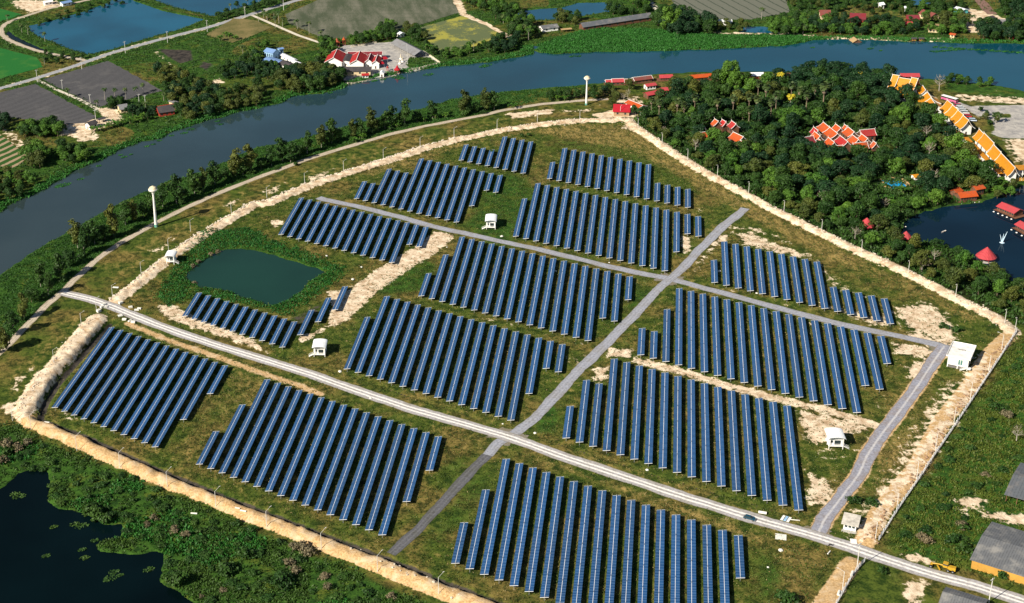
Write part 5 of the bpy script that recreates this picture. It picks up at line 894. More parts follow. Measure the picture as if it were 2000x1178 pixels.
gable('house', 'cream house with red-brown hipped roof, leftmost of the far riverside houses', ((1601,20),(1622,20)), 6.5, 6.5, 3.6, 'brown', CREAM, 'house', win=4, trim=plain('brown_trim', (0.3, 0.10, 0.08))); gable('house', 'large dark red house, second of the far riverside houses', ((1660,25),(1692,26)), 7, 7, 3.8, 'maroon', REDW, 'house', win=4); gable('house', 'dark red porch wing in front of the large dark red house', ((1674,30),(1677,37)), 5.2, 4.5, 3.2, 'brown', REDW, 'house', win=1); gable('house', 'two-tier dark red house behind the riverside palms', ((1770,29),(1796,29)), 7.5, 4.6, 5.2, 'maroon', REDW, 'house', win=4); gable('house', 'lower pink-roofed wing left of the two-tier dark red house', ((1760,42),(1786,42)), 4.2, 3.5, 3.0, 'pink', REDW, 'house', win=3); gable('house', 'purple-brown roofed house behind the trees near the sandy yard', ((1803,18),(1828,26)), 6.2, 5, 3.6, 'brown', CREAM, 'house', win=2); gable('shed', 'rust-brown roofed shed close above the far river bank', ((1812,49),(1836,50)), 3.6, 4, 2.4, 'thatch', CREAM, 'shed', win=3, eave=(1812,58))
gable('house', 'grey-roofed house with bright teal wall at the far right', ((1943,37),(1975,38)), 5.6, 5, 3.2, 'grey', TEALW, 'house', win=2); gable('shed', 'small slate-roofed shed left of the teal-walled house', ((1928,33),(1940,30)), 4, 3, 2.8, 'dark', WHITE, 'shed', win=1); gable('shed', 'pale blue roofed shed on the sandy yard', ((1868,12),(1886,18)), 4.4, 4, 3.2, 'white', TEALW, 'shed', win=2); gable('shed', 'flat teal-fronted shed at the lower end of the sandy yard', ((1874,26),(1888,26)), 3.4, 2.6, 2.8, 'greyblue', TEALW, 'shed', win=2); gable('house', 'white pillar house in the orchard behind the red-brown houses', ((1717,5),(1726,4)), 5, 3, 3.6, 'white', WHITE, 'house', win=1); gable('shrine', 'small white shrine in the orchard', ((1766,12),(1770,12)), 4.5, 1.6, 3.4, 'white', WHITE, 'shrine', win=0); gable('hut', 'thatched hut on stilts at the water below the large dark red house', ((1668,65),(1676,71)), 5, 3.6, 2.8, 'thatch', WOODW, 'house', stilts=.9, win=1); gable('kiosk', 'small orange-roofed kiosk on the stony far bank', ((1856,64),(1868,66)), 3.2, 2.2, 2.4, 'orange', CREAM, 'shed', win=1); gable('hut', 'tiny pink-walled hut at the far right bank', ((1978,66),(1984,67)), 3.5, 1.8, 2.6, 'patched', REDW, 'house', win=1)
# --- around the red-roofed hut and the house boats on the river
gable('hut', 'wooden hut with big bright red roof at the corner of the dirt bund', ((1198,203),(1232,204)), 6.6, 7.0, 3.2, 'bright', TEAK, 'house', win=2, eave=(1214,219)); gable('shelter', 'orange-roofed shelter with white skylights behind the red-roofed hut', ((1228,195),(1256,206)), 4.2, 4, 2.8, 'orange', WHITE, 'shed', trim=TRIMW, win=2); gable('kiosk', 'small orange-roofed white kiosk right of the red-roofed hut', ((1252,218),(1260,213)), 3.4, 1.8, 2.6, 'orange', WHITE, 'shed', win=1); gable('pier_hall', 'long faded red hall roof stepping up, at the wood by the river', ((1260,180),(1292,174)), 4.6, 3.6, 3, 'pink', WOODW, 'house', tiers=None, win=4); gable('pier_hall', 'faded red raised roof at the right end of the stepped hall', ((1291,171),(1304,170)), 5.8, 3.6, 4.4, 'pink', WOODW, 'house', win=2); gable('pier_hall', 'short pink-roofed hall between the stepped hall and the dark houseboat', ((1259,164),(1280,161)), 4.2, 3, 3, 'pink', WHITE, 'house', win=3)
HB = 'houseboats moored along the river'
for rd, roof, lab, kw in [(((1184,154.5),(1228,153)), 'pink', 'long faded red houseboat with two white gables, leftmost on the river', dict(tiers=[(-8.7, -4.2, -.6), (-4.2, 4.6, 0), (4.6, 8.7, -.5)], trim=TRIMW)), (((1236,151.5),(1272,147)), 'brown', 'dark brown-roofed houseboat with white ends on the river', dict(trim=TRIMW)), (((1287,146),(1314,145)), 'pink', 'plain bright pink-roofed houseboat partly behind a dark tree', {}), (((1349,146.5),(1390,143)), 'orange', 'long orange-red roofed houseboat left of the tall bamboo', {}), (((1466,141.5),(1492,141)), 'white', 'white-roofed red-sided boat right of the tall bamboo', {}), (((1524,142),(1560,143)), 'pink', 'red roof tip of a houseboat behind the umbrella-crowned trees', {}), (((1758,143),(1796,143)), 'pink', 'wide pink-roofed houseboat behind the golden pavilion', {})]:
    gable('houseboat', lab, rd, 4.6, 3.4, 3.0, roof, WOODW if roof != 'white' else REDW, 'houseboat', HB, z0=-.5, hull=True, stilts=.6, win=5, **kw)
# --- orange Thai houses in the wood
OG = 'orange-roofed houses of the cluster in the wood'
S1 = 200/1426
for i, (x0, y0, x1, y1, hw_, zr, lab) in enumerate([(485,132,572,205,4.6,9.5,'rear half of the largest orange roof'), (575,205,682,290,4.4,9.2,'front half of the largest orange roof'), (655,158,728,212,3.4,8.6,'red-orange roof right behind the largest one'), (780,165,815,188,2.4,8.2,'small orange roof at the back centre'), (830,200,915,268,4.0,8.8,'broad orange roof at the back right'), (720,320,825,405,4.0,8.6,'red roof in the centre of the court'), (555,345,638,412,3.6,7.8,'orange roof at the front left of the court'), (890,310,975,375,3.8,8.0,'orange roof at the front right of the court'), (1020,300,1102,362,3.6,7.8,'orange roof left of the wide right-hand roof'), (425,372,502,432,3.2,7.4,'orange roof at the front left corner'), (362,262,440,322,3.0,8.0,'narrow orange roof on the left side'), (350,200,412,248,2.6,8.2,'small red roof at the back left corner'), (995,245,1198,225,3.8,8.6,'wide red roof along the right side'), (215,345,345,322,4.2,8.0,'wide maroon roof along the left side'), (900,428,1098,408,3.2,6.6,'long low orange roof along the front right'), (565,470,745,455,3.0,6.4,'long low orange roof along the front left'), (1180,395,1222,425,2.6,6.8,'small orange roof at the front right corner')]):
    gable('thai_house', lab+' of the house cluster in the wood', ((1540+x0*S1, 220+y0*S1), (1540+x1*S1, 220+y1*S1)), zr, hw_, zr-3.2, 'maroon' if 'maroon' in lab else 'red' if 'red roof' in lab else 'orange', WOODW, 'house', OG, curve=True, trim=TRIMW, stilts=1.2, win=2, ov=.5)
pc = [un(1540+x*S1, 220+y*S1, 2.6)[:2] for x, y in ((440,300), (600,250), (900,280), (1130,330), (1100,440), (560,440), (440,400))]
c0 = np.mean(pc, 0); T = empty('deck', (c0[0], c0[1], 0), 0, 'raised grey plank court between the orange-roofed houses', 'deck'); MB().prism([tuple(p-c0) for p in pc], 2.3, 2.6).build('platform', plain('grey_planks', (0.40, 0.38, 0.34), .8, .2, 0, .2), T)
for k in range(len(pc)): MB().box((*(pc[k]-c0)*.93, 1.1), (.35, .35, 2.4)).build('post', WOODW, T)
S2 = 500/1963
for x0, y0, x1, y1, hw_, zr, lab in [(965,440,992,458,3.2,8.6,'steep orange roof at the back left'), (1095,455,1128,478,3.2,8.4,'dark red white-edged roof at the back right'), (1108,542,1184,578,4.2,7.6,'broad orange roof at the front right'), (868,492,890,508,2.8,7.2,'small orange roof at the left end'), (1022,445,1052,462,2.6,8.2,'tiny red roof at the top'), (1165,608,1200,625,2.6,6.4,'low orange roof at the right end'), (858,545,905,538,2.4,6.2,'low orange roof at the lower left')]:
    gable('thai_house', lab+' of the left cluster in the wood', ((1150+x0*S2, 120+y0*S2), (1150+x1*S2, 120+y1*S2)), zr, hw_, zr-3, 'red' if 'red' in lab else 'orange', WOODW, 'house', 'orange-roofed houses of the left cluster in the wood', curve=True, trim=TRIMW, stilts=1.2, win=2, ov=.5)
# --- golden halls
GG = 'golden-roofed halls right of the wood'; S3 = 280/1069
def g3(x, y): return (1720+x*S3, 130+y*S3)
def golden(label, r0, r1, zr, eave, ze, tiers, **kw):
    return gable('golden_hall', label, (g3(*r0), g3(*r1)), zr, 7, ze, 'gold', WHITE, 'hall', GG, curve=True, trim=TRIMW, eave=g3(*eave), tiers=tiers, ov=1.6, win=8, **kw)
LH = lambda a, b, z: float(np.hypot(*(un(*g3(*a), z)-un(*g3(*b), z))[:2]))
l1 = LH((497,250), (660,385), 12); golden('upper long golden-roofed hall with four stepped tiers', (497,250), (660,385), 12, (412,297), 6, [(-l1/2, -l1/4, 0), (-l1/4+.02, 0, -.35), (.02, l1/4, -.7), (l1/4+.02, l1/2, -1.3)])
l2 = LH((735,465), (1005,742), 11.5); golden('lower long golden-roofed hall with white columns and ochre skirt', (735,465), (1005,742), 11.5, (655,497), 6, [(-l2/2, -l2*.36, 0), (-l2*.36+.02, -l2*.08, .7), (-l2*.08+.02, l2*.12, -.5), (l2*.12+.02, l2*.5, -.9)])
l0 = LH((350,192), (405,268), 9.5); golden('small golden-roofed gate hall above the upper long hall', (350,192), (405,268), 9.5, (262,235), 5, [(-l0/2, 0, 0), (.02, l0/2, -.6)])
lt = LH((100,55), (268,95), 15); golden('golden pavilion with upswept roof ends at the top of the halls', (105,75), (262,100), 14, (125,215), 5, [(-lt/2, -lt/4, 1.4), (-lt/4+.02, lt/4, 0), (lt/4+.02, lt/2, 1.4)])
gable('golden_hall', 'short golden-roofed porch between the pavilion and the gate hall', (g3(312,140), g3(335,175)), 9, 3.4, 5.5, 'gold', WHITE, 'hall', GG, curve=True, trim=TRIMW, win=2)
gable('gallery', 'low ochre gallery roof below the upper long golden hall', (g3(520,462), g3(590,500)), 4.2, 4.5, 3.0, 'gold', WHITE, 'hall', GG, win=4)
# columned verandah along the lower hall
a = un(*g3(650,540), 3.2); b = un(*g3(915,812), 3.2); d = b-a; an = math.atan2(d[1], d[0]); Lv = float(np.hypot(*d[:2])); T = empty('verandah', (a[0], a[1], 0), an, 'white columned verandah with ochre skirt wall along the lower golden hall', 'verandah')
MB().box((Lv/2, -1.5, 4.4), (Lv, 3.2, .25)).build('roof', RM['gold'], T); MB().box((Lv/2, -2.6, .8), (Lv, .3, 1.6)).build('skirt_wall', YELW, T); MB().box((Lv/2, -1.4, 1.5), (Lv, 2.3, .2)).build('floor', TRIMW, T)
for k in range(22): MB().tube((.3+k*(Lv-.6)/21, -2.7, 1.6), (.3+k*(Lv-.6)/21, -2.7, 4.3), .22, .2, 8).build('column', TRIMW, T)
a = un(*g3(925,815), 3.2); T = empty('porch', (a[0]+4, a[1]+2, 0), an, 'two-storey white columned porch at the near end of the lower golden hall', 'porch'); MB().box((0, 4, 4.3), (6.5, 9, .3)).build('floor', TRIMW, T); MB().box((0, 4, 7.3), (7.5, 10, .3)).build('roof', RM['gold'], T)
for k in range(8): MB().tube((3.0 if k < 5 else -3+k-5, -.2+k*2.1 if k < 5 else -.2, 0), (3.0 if k < 5 else -3+k-5, -.2+k*2.1 if k < 5 else -.2, 7.2), .25, .22, 8).build('column', TRIMW, T)
MB().box((3.1, 4, 1.0), (.25, 9, 2)).build('skirt_wall', YELW, T)
# --- swimming pool
P = unl([(1722,352),(1752,348.5),(1772,364),(1746,370)], .5); flat('pool_water', P, .42, water_mat('pool_water', (0.01, 0.30, 0.62), .04, .1, .08), label='bright blue swimming pool water among the trees', cat='pool')
P = unl([(1714,351),(1748,341),(1790,360),(1786,366),(1772,367),(1747,374),(1716,357)], .4); c0 = P.mean(0); T = empty('pool_deck', (*c0, 0), 0, 'tan paved deck around the bright blue swimming pool', 'deck'); MB().prism([tuple(p-c0) for p in P], -.3, .36).build('paving', plain('tan_paving', (0.55, 0.36, 0.18), .8, .2, 0, .2), T)
gable('pool_hut', 'small orange-roofed hut beside the swimming pool', ((1782,341),(1800,339)), 3.8, 2.8, 2.6, 'gold', WHITE, 'hut', win=1)
# --- house boats on the dark pond
PG = 'houseboats on the dark pond'; S4 = 160/672
def g4(x, y): return (1840+x*S4, 340+y*S4)
gable('houseboat', 'big orange-roofed houseboat with white floats at the head of the dark pond', (g4(125,150), g4(275,135)), 5.4, 4.6, 3.4, 'orange', WOODW, 'houseboat', PG, z0=-.6, hull=True, stilts=.7, floats=5, win=6, eave=g4(170,195)); gable('houseboat', 'raised orange roof behind the big orange-roofed houseboat', (g4(255,98), g4(335,82)), 6.4, 3, 4.8, 'orange', WOODW, 'houseboat', PG, z0=-.6, stilts=.7, win=3); gable('houseboat', 'small orange roof at the left end of the big houseboat', (g4(95,130), g4(140,105)), 4.8, 3, 3.2, 'orange', WOODW, 'houseboat', PG, z0=-.6, hull=True, stilts=.7, win=2)
gable('houseboat', 'round-roofed brown houseboat with half pink half grey roof', (g4(490,228), g4(640,290)), 5.0, 4.2, 3.2, 'pink', WOODW, 'houseboat', PG, z0=-.6, hull=True, stilts=.7, floats=5, win=7); gable('houseboat', 'bright red-roofed houseboat cut by the right edge of the photo', (g4(640,380), g4(730,430)), 5, 3.6, 3.2, 'pink', WOODW, 'houseboat', PG, z0=-.6, hull=True, stilts=.7, floats=3, win=5)
pavilion((1925,508), 5.2, 2.4, 'pink', 'round pink-roofed pavilion standing in the dark pond', 'pavilion', 'pavilion', -.6, 1, 14); pavilion((1691,449), 4.4, 3.0, 'pink', 'round pink-roofed pavilion at the wood edge by the bund', 'pavilion', 'pavilion', None, 1, 12); pavilion((1768,471), 3.4, 2.6, 'pink', 'small pink roof peeping over the trees at the pond corner', 'pavilion', 'pavilion', None, 1, 10)
# --- sheds at the lower right
gable('shed', 'big grey tile-roofed shed with ochre walls at the right edge', ((1917.7,1044.8),(2062,1089)), 6.6, 8, 4.2, 'patched', YELW, 'shed', win=0, eave=(1888.5,1090.7)); gable('shed', 'open dark grey-roofed shed near the upper right of the dirt yard', ((1979,926),(2050,945)), 5.6, 7, 3.6, 'greyblue', WOODW, 'shed', eave=(1962.3,966), openw=True); gable('shed', 'pale grey-roofed shed cut by the lower edge of the photo', ((1841,1155),(1925,1180)), 5.2, 6, 3.4, 'patched', CREAM, 'shed', eave=(1827,1178), win=2)
# --- inverter huts on stilts
def hut(label, fl, fr, depth, h=5.4, stair=-1, group='white curved-roof huts of the solar field', back=None):
    a = gp(*fl); b = gp(*fr); w = (b-a).xy.length; an = math.atan2((b-a).y, (b-a).x); T = empty('inverter_hut', a, an, label, 'hut', group); fz = 1.5
    MB().box((w/2, depth/2, (fz+h)/2), (w-.3, depth-2.2, h-fz)).build('wall', WHITE, T); MB().box((w/2, depth/2, fz-.12), (w+.1, depth, .24)).build('floor', TRIMW, T)
    q = [(w/2-(w/2+.7)*math.cos(t), h+.15+.95*math.sin(t)) for t in np.linspace(0, math.pi, 13)]
    R = MB(); pr = q+[(x, z-.14) for x, z in q[::-1]]; nn = len(pr); R.add([(x, -.9, z) for x, z in pr]+[(x, depth+.5, z) for x, z in pr], [tuple(range(nn)), tuple(range(2*nn-1, nn-1, -1))]+[(k, nn+k, nn+(k+1) % nn, (k+1) % nn) for k in range(nn)]); R.build('roof', RM['white'], T)
    F = MB(); qq = [(w/2-(w/2)*math.cos(t), h+.0+.85*math.sin(t)) for t in np.linspace(0, math.pi, 9)]; F.add([(x, 1.1, z) for x, z in qq]+[(x, 1.25, z) for x, z in qq], [tuple(range(9)), tuple(range(17, 8, -1))]); F.build('gable_panel', TRIMW, T)
    for x in (.15, w-.15):
        for y in (.15, depth/2, depth-.15): MB().box((x, y, (h if y < .2 else fz)/2-.2), (.28, .28, (h if y < .2 else fz)+.4)).build('post', TRIMW, T)
    MB().box((w*.62, 1.05, fz+1.25), (w*.42, .1, 2.1)).build('door', GLASS, T); MB().box((w*.22, 1.05, fz+1.6), (w*.16, .1, .9)).build('window', GLASS, T)
    rl = MB(); rl.tube((.15, .1, fz+1), (w-.15, .1, fz+1), .06); rl.tube((.15, .1, fz+.55), (w-.15, .1, fz+.55), .05); rl.build('railing', TRIMW, T)
    s = MB(); x0 = -.1 if stair < 0 else w+.1
    for k in range(6): s.box((x0+stair*(.25+k*.4), .75, fz-.15-k*.25), (.42, 1.1, .12))
    for y in (.2, 1.3): s.tube((x0, y, fz+.9), (x0+stair*2.6, y, .9), .06, n=5); s.tube((x0, y, fz-.1), (x0+stair*2.6, y, 0), .10, n=5)
    s.build('stairs', TRIMW, T); MB().box((w/2, depth-1.6, fz/2-.1), (w*.7, depth*.3, fz-.1)).build('cabinet', CONC, T)
hut('white curved-roof hut standing right of the upper road bend', (949.6,448.6), (967.5,449.3), 8.5); hut('white curved-roof hut above the main gravel road', (612.9,697.6), (635.2,698.2), 7.5); hut('white curved-roof hut beside the green pond on the bund', (325,515.5), (340.5,518), 6.5, 4.6, 1); hut('white curved-roof hut on the bare soil near the right road', (1618,877), (1646.5,878), 7.0, 5.4, 1)
# --- flat-roofed substation
a = gp(1849,716.5); b = gp(1889,724.5); w = (b-a).xy.length; an = math.atan2((b-a).y, (b-a).x); dp = un(1862.9,664.3,6.3)-un(1845.7,690,6.3); D = float(np.hypot(*dp[:2]))-1.2
T = empty('substation', a, an, 'large white flat-roofed substation on stilts at the road corner', 'building'); MB().box((w/2, D/2, 3.8), (w, D, 4.4)).build('wall', WHITE, T)
R = MB(); R.box((w/2, D/2, 6.15), (w+1.6, D+1.6, .3)); R.box((w/2, D+.66, 6.5), (w+1.6, .28, .4)); R.box((w/2, -.66, 6.5), (w+1.6, .28, .4)); R.box((-.66, D/2, 6.5), (.28, D+1.04, .4)); R.box((w+.66, D/2, 6.5), (.28, D+1.04, .4)); R.build('roof', plain('stained_white_roof', (0.78, 0.76, 0.72), .9, .2, 0, .25, .35), T)
fw = MB().box((w*.62, -.05, 3.7), (w*.2, .12, 2.6)).build('window', GREENG, T); MB().box((w*.62, -.09, 3.7), (w*.02, .1, 2.6)).build('frame', TRIMW, fw); MB().box((w*.28, -.05, 4.9), (w*.12, .1, .25)).build('vent', CONC, T); MB().box((w+.05, D*.2, 3.2), (.12, 1.3, 2.6)).build('door', GLASS, T)
for x in np.linspace(.2, w-.2, 3):
    for y in (.2, D/2, D-.2): MB().box((x, y, .75), (.4, .4, 1.9)).build('post', TRIMW, T)
for k in range(2): MB().box((w*(.26+.48*k), .1, .75), (w*.4, .08, 1.2)).build('lattice', plain('grey_lattice', (0.16, 0.15, 0.15), .8), T)
s = MB()
for k in range(7): s.box((w-.6-k*.4, -.8, 1.5-k*.22), (.42, 1.1, .12))
s.tube((w, -.3, 2.5), (w-3, -.3, .9), .06); s.tube((w, -1.3, 2.5), (w-3, -1.3, .9), .06); s.box((w+.6, -.2, 1.5), (1.6, 2.4, .16)); s.build('stairs', TRIMW, T)
for k in range(3): MB().box((w*(.35+.14*k), D*.55, 6.45), (1.0, .9, .3)).build('roof_vent', CONC, T)
# --- old guard house
a = gp(1646.7,1033.8); b = gp(1671,1038.5); w = (b-a).xy.length; an = math.atan2((b-a).y, (b-a).x); D = 6.0
T = empty('guard_house', a, an, 'old white guard house with stained flat roof beside the main road gate', 'building'); MB().box((w/2, D/2, 1.5), (w, D, 3.0)).build('wall', WHITE, T)
R = MB(); R.extrude([(-1.0, 3.0), (D+1.0, 3.5), (D+1.0, 3.68), (-1.0, 3.18)], -.9, w+.9); R.build('roof', plain('stained_slab', (0.52, 0.48, 0.42), .9, .1, 0, .45, .5), T)
for k in range(3): MB().box((w*(.2+.3*k), -.04, 1.8), (w*.22, .1, .8)).build('window', GLASS, T)
MB().box((w+.04, D*.4, 1.1), (.1, 1.0, 2.1)).build('door', BLUEW, T); MB().box((w/2, -.9, .1), (w+1, 1.6, .2)).build('step', CONC, T); T2 = T
def lamp_pole(px, h, az, label, group, arm=2.4, rise=1.3, dbl=False):
    p = gp(*px, -.1); T = empty('lamp_pole', p, -az, label, 'lamp pole', group); MB().tube((0, 0, 0), (0, 0, h), .14, .10, 6).build('pole', M_POLE, T); MB().tube((0, 0, h-.15), (0, arm, h+rise), .055, .05, 5).build('arm', M_POLE, T); MB().box((0, arm+.3, h+rise+.05), (.25, .75, .16)).build('lamp', M_POLE, T)
M_POLE = plain('pole_concrete', (0.66, 0.64, 0.60), .7, .3, 0, .1)
FB = [(24.7,822),(61,839),(150.3,880.8),(234.3,911.4),(326.8,948.3),(421.5,986.5),(520.8,1024.5),(627.5,1067.8),(737.3,1113.6),(856.5,1159.5)]
for k, q in enumerate(FB): lamp_pole(q, 8, rad(58), 'bent lamp pole on the front bund, %s from left' % ORD[k], 'lamp poles on the front bund')
LB = [(105.7,708.5),(159,636),(188.5,606.6),(220,581.2),(275.8,535.3),(329.3,489.5),(372.4,452.2),(452.1,419),(452.5,418),(521.3,387.2),(595.2,359.2),(671.1,335),(748.8,312),(820.6,289.4),(886.8,270.8)]
LB = [q for k, q in enumerate(LB) if k != 8]
for k, q in enumerate(LB): lamp_pole(q, 7.6, rad(62), 'lamp pole along the left bund and its riverside bend, %s from the lower left' % ORD[k], 'lamp poles along the riverside bund', 2.0, .5)
TB = [(970.8,254),(1049.5,240),(1132.3,236.9),(1211.3,226.7),(1245.9,250.9),(1293,280.2),(1342.8,312.3),(1400.9,344.1),(1462,377.3),(1530.8,414.2),(1531,415),(1604.4,451.9),(1682.1,492.6),(1773.8,533.4),(1866,580.5),(1962.3,630.2),(1982.2,646.7)]
TB = [q for k, q in enumerate(TB) if k != 10]
for k, q in enumerate(TB): lamp_pole(q, 7.6, rad(60 if k < 4 else 230), 'straight lamp pole on the bund along the %s, %s from left' % (('upper edge', ORD[k]) if k < 4 else ('wood', ORD[k-4])), 'lamp poles along the far bund', .8, .2)
RB = [(1956,684),(1931,725),(1895,778),(1863,826.7),(1826.8,880.2),(1790.4,934),(1751,997.8),(1709.5,1053.8),(1645.2,1151.9)]
for k, q in enumerate(RB): lamp_pole(q, 8.5, rad(300), 'lamp pole inside the concrete post fence, %s from the top' % ORD[k], 'lamp poles along the fence', 2.2, .9)
def power_pole(px, h, label, group=None, az=0.0):
    p = gp(*px, -.1); T = empty('power_pole', p, az, label, 'power pole', group); MB().tube((0, 0, 0), (0, 0, h), .2, .13, 6).build('pole', M_POLE, T); MB().box((0, 0, h-.7), (2.0, .14, .16)).build('crossarm', M_STEEL, T)
    for k in (-1, 0, 1): MB().tube((k*.85, 0, h-.6), (k*.85, 0, h-.2), .09, .05, 5).build('insulator', TRIMW, T)
power_pole((1931.2,1177.3), 11.3, 'tall power pole at the lower right roadside', az=.5); power_pole((1674,1107), 11.3, 'tall power pole where the road passes the fence', az=.5)
for k, q in enumerate([(73.3,160.5),(160,135.5),(245,104),(327.5,84),(405,62),(479,35),(554,20),(1340,60)][:7]): power_pole(q, 10.5, 'power pole along the far asphalt road, %s from left' % ORD[k], 'power poles along the far road', .3)
for k, q in enumerate([(122,174),(176.5,203),(187,234),(272,203),(284,205)]): power_pole(q, 8, 'thin pole near the ploughed fields, %s from left' % ORD[k], 'poles near the ploughed fields')
# --- water towers
def tower(px, h, label):
    p = gp(*px, -.2); T = empty('water_tower', p, 0, label, 'water tower', 'white water towers'); k = h/27.4
    MB().lathe([(1.0*k, 0), (1.0*k, 2.2*k), (.95*k, 2.25*k), (.62*k, h*.7), (.62*k, h*.84)], n=16).build('shaft', TRIMW, T); MB().lathe([(1.05*k, 0), (1.06*k, 2.0*k)], n=16).build('painted_foot', plain('green_paint', (0.10, 0.36, 0.28), .6), T)
    MB().lathe([(.62*k, h*.80), (1.1*k, h*.86), (2.7*k, h*.90), (2.85*k, h*.925), (2.8*k, h*.93)], n=20).build('bowl', TRIMW, T); MB().lathe([(2.7*k, h*.93), (1.9*k, h*.975), (.6*k, h), (.1, h*1.005)], n=20).build('cap', plain('cream_cap', (0.72, 0.62, 0.42), .7), T)
    l = MB()
    for s in (-.25, .25): l.tube((s, -1.1*k, .5), (s, -.85*k, h*.88), .04, n=4)
    for z in np.arange(.8, h*.88, .8): l.tube((-.25, -1.1*k, z), (.25, -1.1*k, z), .03, n=4)
    l.build('ladder', M_STEEL, T)
tower((305.1,443.2), 27.4, 'taller white water tower beside the riverside dirt track, left'); tower((1145,205), 22, 'white water tower near the red-roofed hut')
# --- concrete post fences
M_FENCE = plain('fence_concrete', (0.66, 0.66, 0.68), .8, .2, 0, .12)
balustrade('fence', 'long concrete post fence with leaning posts down the right side of the field', [(1985,651),(1948,707),(1907.5,768),(1867,829),(1823.5,893),(1800.6,929),(1775,964.6),(1744.5,1010),(1716.5,1056)], 1.7, 2.9, M_FENCE, False, .22, None, (.35, .65, .95), 2.2, .12, True); balustrade('fence', 'short concrete post fence below the main road', [(1688.5,1097),(1665.6,1125),(1637.5,1175),(1620,1205)], 1.7, 2.9, M_FENCE, False, .22, None, (.35, .65, .95), 2.2, .12, True)
# ---------------------------------------------------------------- vehicles and small things
def wheel(T, x, y, r, w, rim=True):
    o = MB().tube((x, y-w/2, r), (x, y+w/2, r), r, n=14).build('wheel', RUBBER, T)
    if rim: MB().tube((x, y-w/2-.02, r), (x, y+w/2+.02, r), r*.42, n=10).build('rim', M_LEG, o)
def car(px, az, col, label, group=None, L=4.6, van=False, cat='car', name='car'):
    p = gp(*px, .12); T = empty(name, p, az, label, cat, group); n_ = 'paint_%02d_%02d_%02d' % tuple(int(c*99) for c in col); m = plain(n_, col, .25, .6, 0, .05); w = 1.78; h = 1.0
    body = [(-L/2, .35), (-L/2+.05, .85), (-L/2+.2, h), (L/2-1.3, h), (L/2-.15, .78), (L/2, .5), (L/2-.05, .3)] if not van else [(-L/2, .4), (-L/2+.05, 1.1), (L/2-.5, 1.1), (L/2, .8), (L/2, .4)]
    MB().add([(x, -w/2, z) for x, z in body]+[(x, w/2, z) for x, z in body], [tuple(range(len(body))), tuple(range(2*len(body)-1, len(body)-1, -1))]+[(k, len(body)+k, len(body)+(k+1) % len(body), (k+1) % len(body)) for k in range(len(body))]).build('body', m, T)
    a0, a1, b0, b1, zt = (-L/2+.25, L/2-1.25, -L/2+.75, L/2-2.1, 1.5) if not van else (-L/2+.05, L/2-.45, -L/2+.2, L/2-1.1, 1.95)
    hb = 1.0 if not van else 1.1; ww = w/2-.04; wt = w/2-.2
    MB().add([(a0, -ww, hb), (a1, -ww, hb), (a1, ww, hb), (a0, ww, hb), (b0, -wt, zt), (b1, -wt, zt), (b1, wt, zt), (b0, wt, zt)], [(0, 1, 5, 4), (1, 2, 6, 5), (2, 3, 7, 6), (3, 0, 4, 7)]).build('windows', GLASS, T); MB().box(((b0+b1)/2, 0, zt+.03), (b1-b0+.05, wt*2+.04, .07)).build('car_roof', m, T)
    for x in (-L/2+.85, L/2-.9):
        for y in (-w/2+.1, w/2-.1): wheel(T, x, y, .33, .22)
    for y in (-.6, .6): MB().box((L/2-.06, y, .62), (.14, .35, .14)).build('headlight', TRIMW, T)
    return T
d = gp(1500,1021)-gp(1440,1003); car((1464,1014.5), math.atan2(d.y, d.x), (0.012, 0.06, 0.10), 'dark teal car driving on the main gravel road', None, 4.9)
d = gp(*g3(625,350))-gp(*g3(585,300)); va = math.atan2(d.y, d.x)+1.4
for k, (x, y, c, lab) in enumerate([(590,312,(.8, .8, .8),'white van, first from the coach in the row behind the golden hall'), (603,324,(.75, .77, .8),'white van, second from the coach in the row behind the golden hall'), (616,338,(.8, .8, .8),'white van, third from the coach in the row behind the golden hall'), (630,352,(.78, .8, .8),'white van, fourth from the coach in the row behind the golden hall'), (648,378,(.55, .03, .04),'red van at the end of the row behind the golden hall'), (684,408,(.6, .7, .85),'pale blue van parked apart on the dark car park'), (575,298,(.5, .05, .12),'dark red van beside the coach behind the golden hall')]): car(g3(x, y), va, c, lab, 'vans parked behind the golden hall', 5.0, True, 'van', 'van')
def coach(px, az, label):
    p = gp(*px, .1); T = empty('coach', p, az, label, 'coach'); MB().box((0, 0, 1.15), (11.5, 2.5, 1.4)).build('body', plain('coach_pink', (0.55, 0.12, 0.25), .4, .5), T); MB().box((0, 0, 2.35), (11.3, 2.4, 1.0)).build('windows', GLASS, T); MB().box((0, 0, 3.0), (11.5, 2.5, .3)).build('coach_roof', TRIMW, T)
    for x in (-4, 3.6):
        for y in (-1.1, 1.1): wheel(T, x, y, .5, .3)
d = gp(*g3(570,262))-gp(*g3(455,230)); coach(g3(512,258), math.atan2(d.y, d.x), 'white-roofed coach parked behind the golden gate hall')
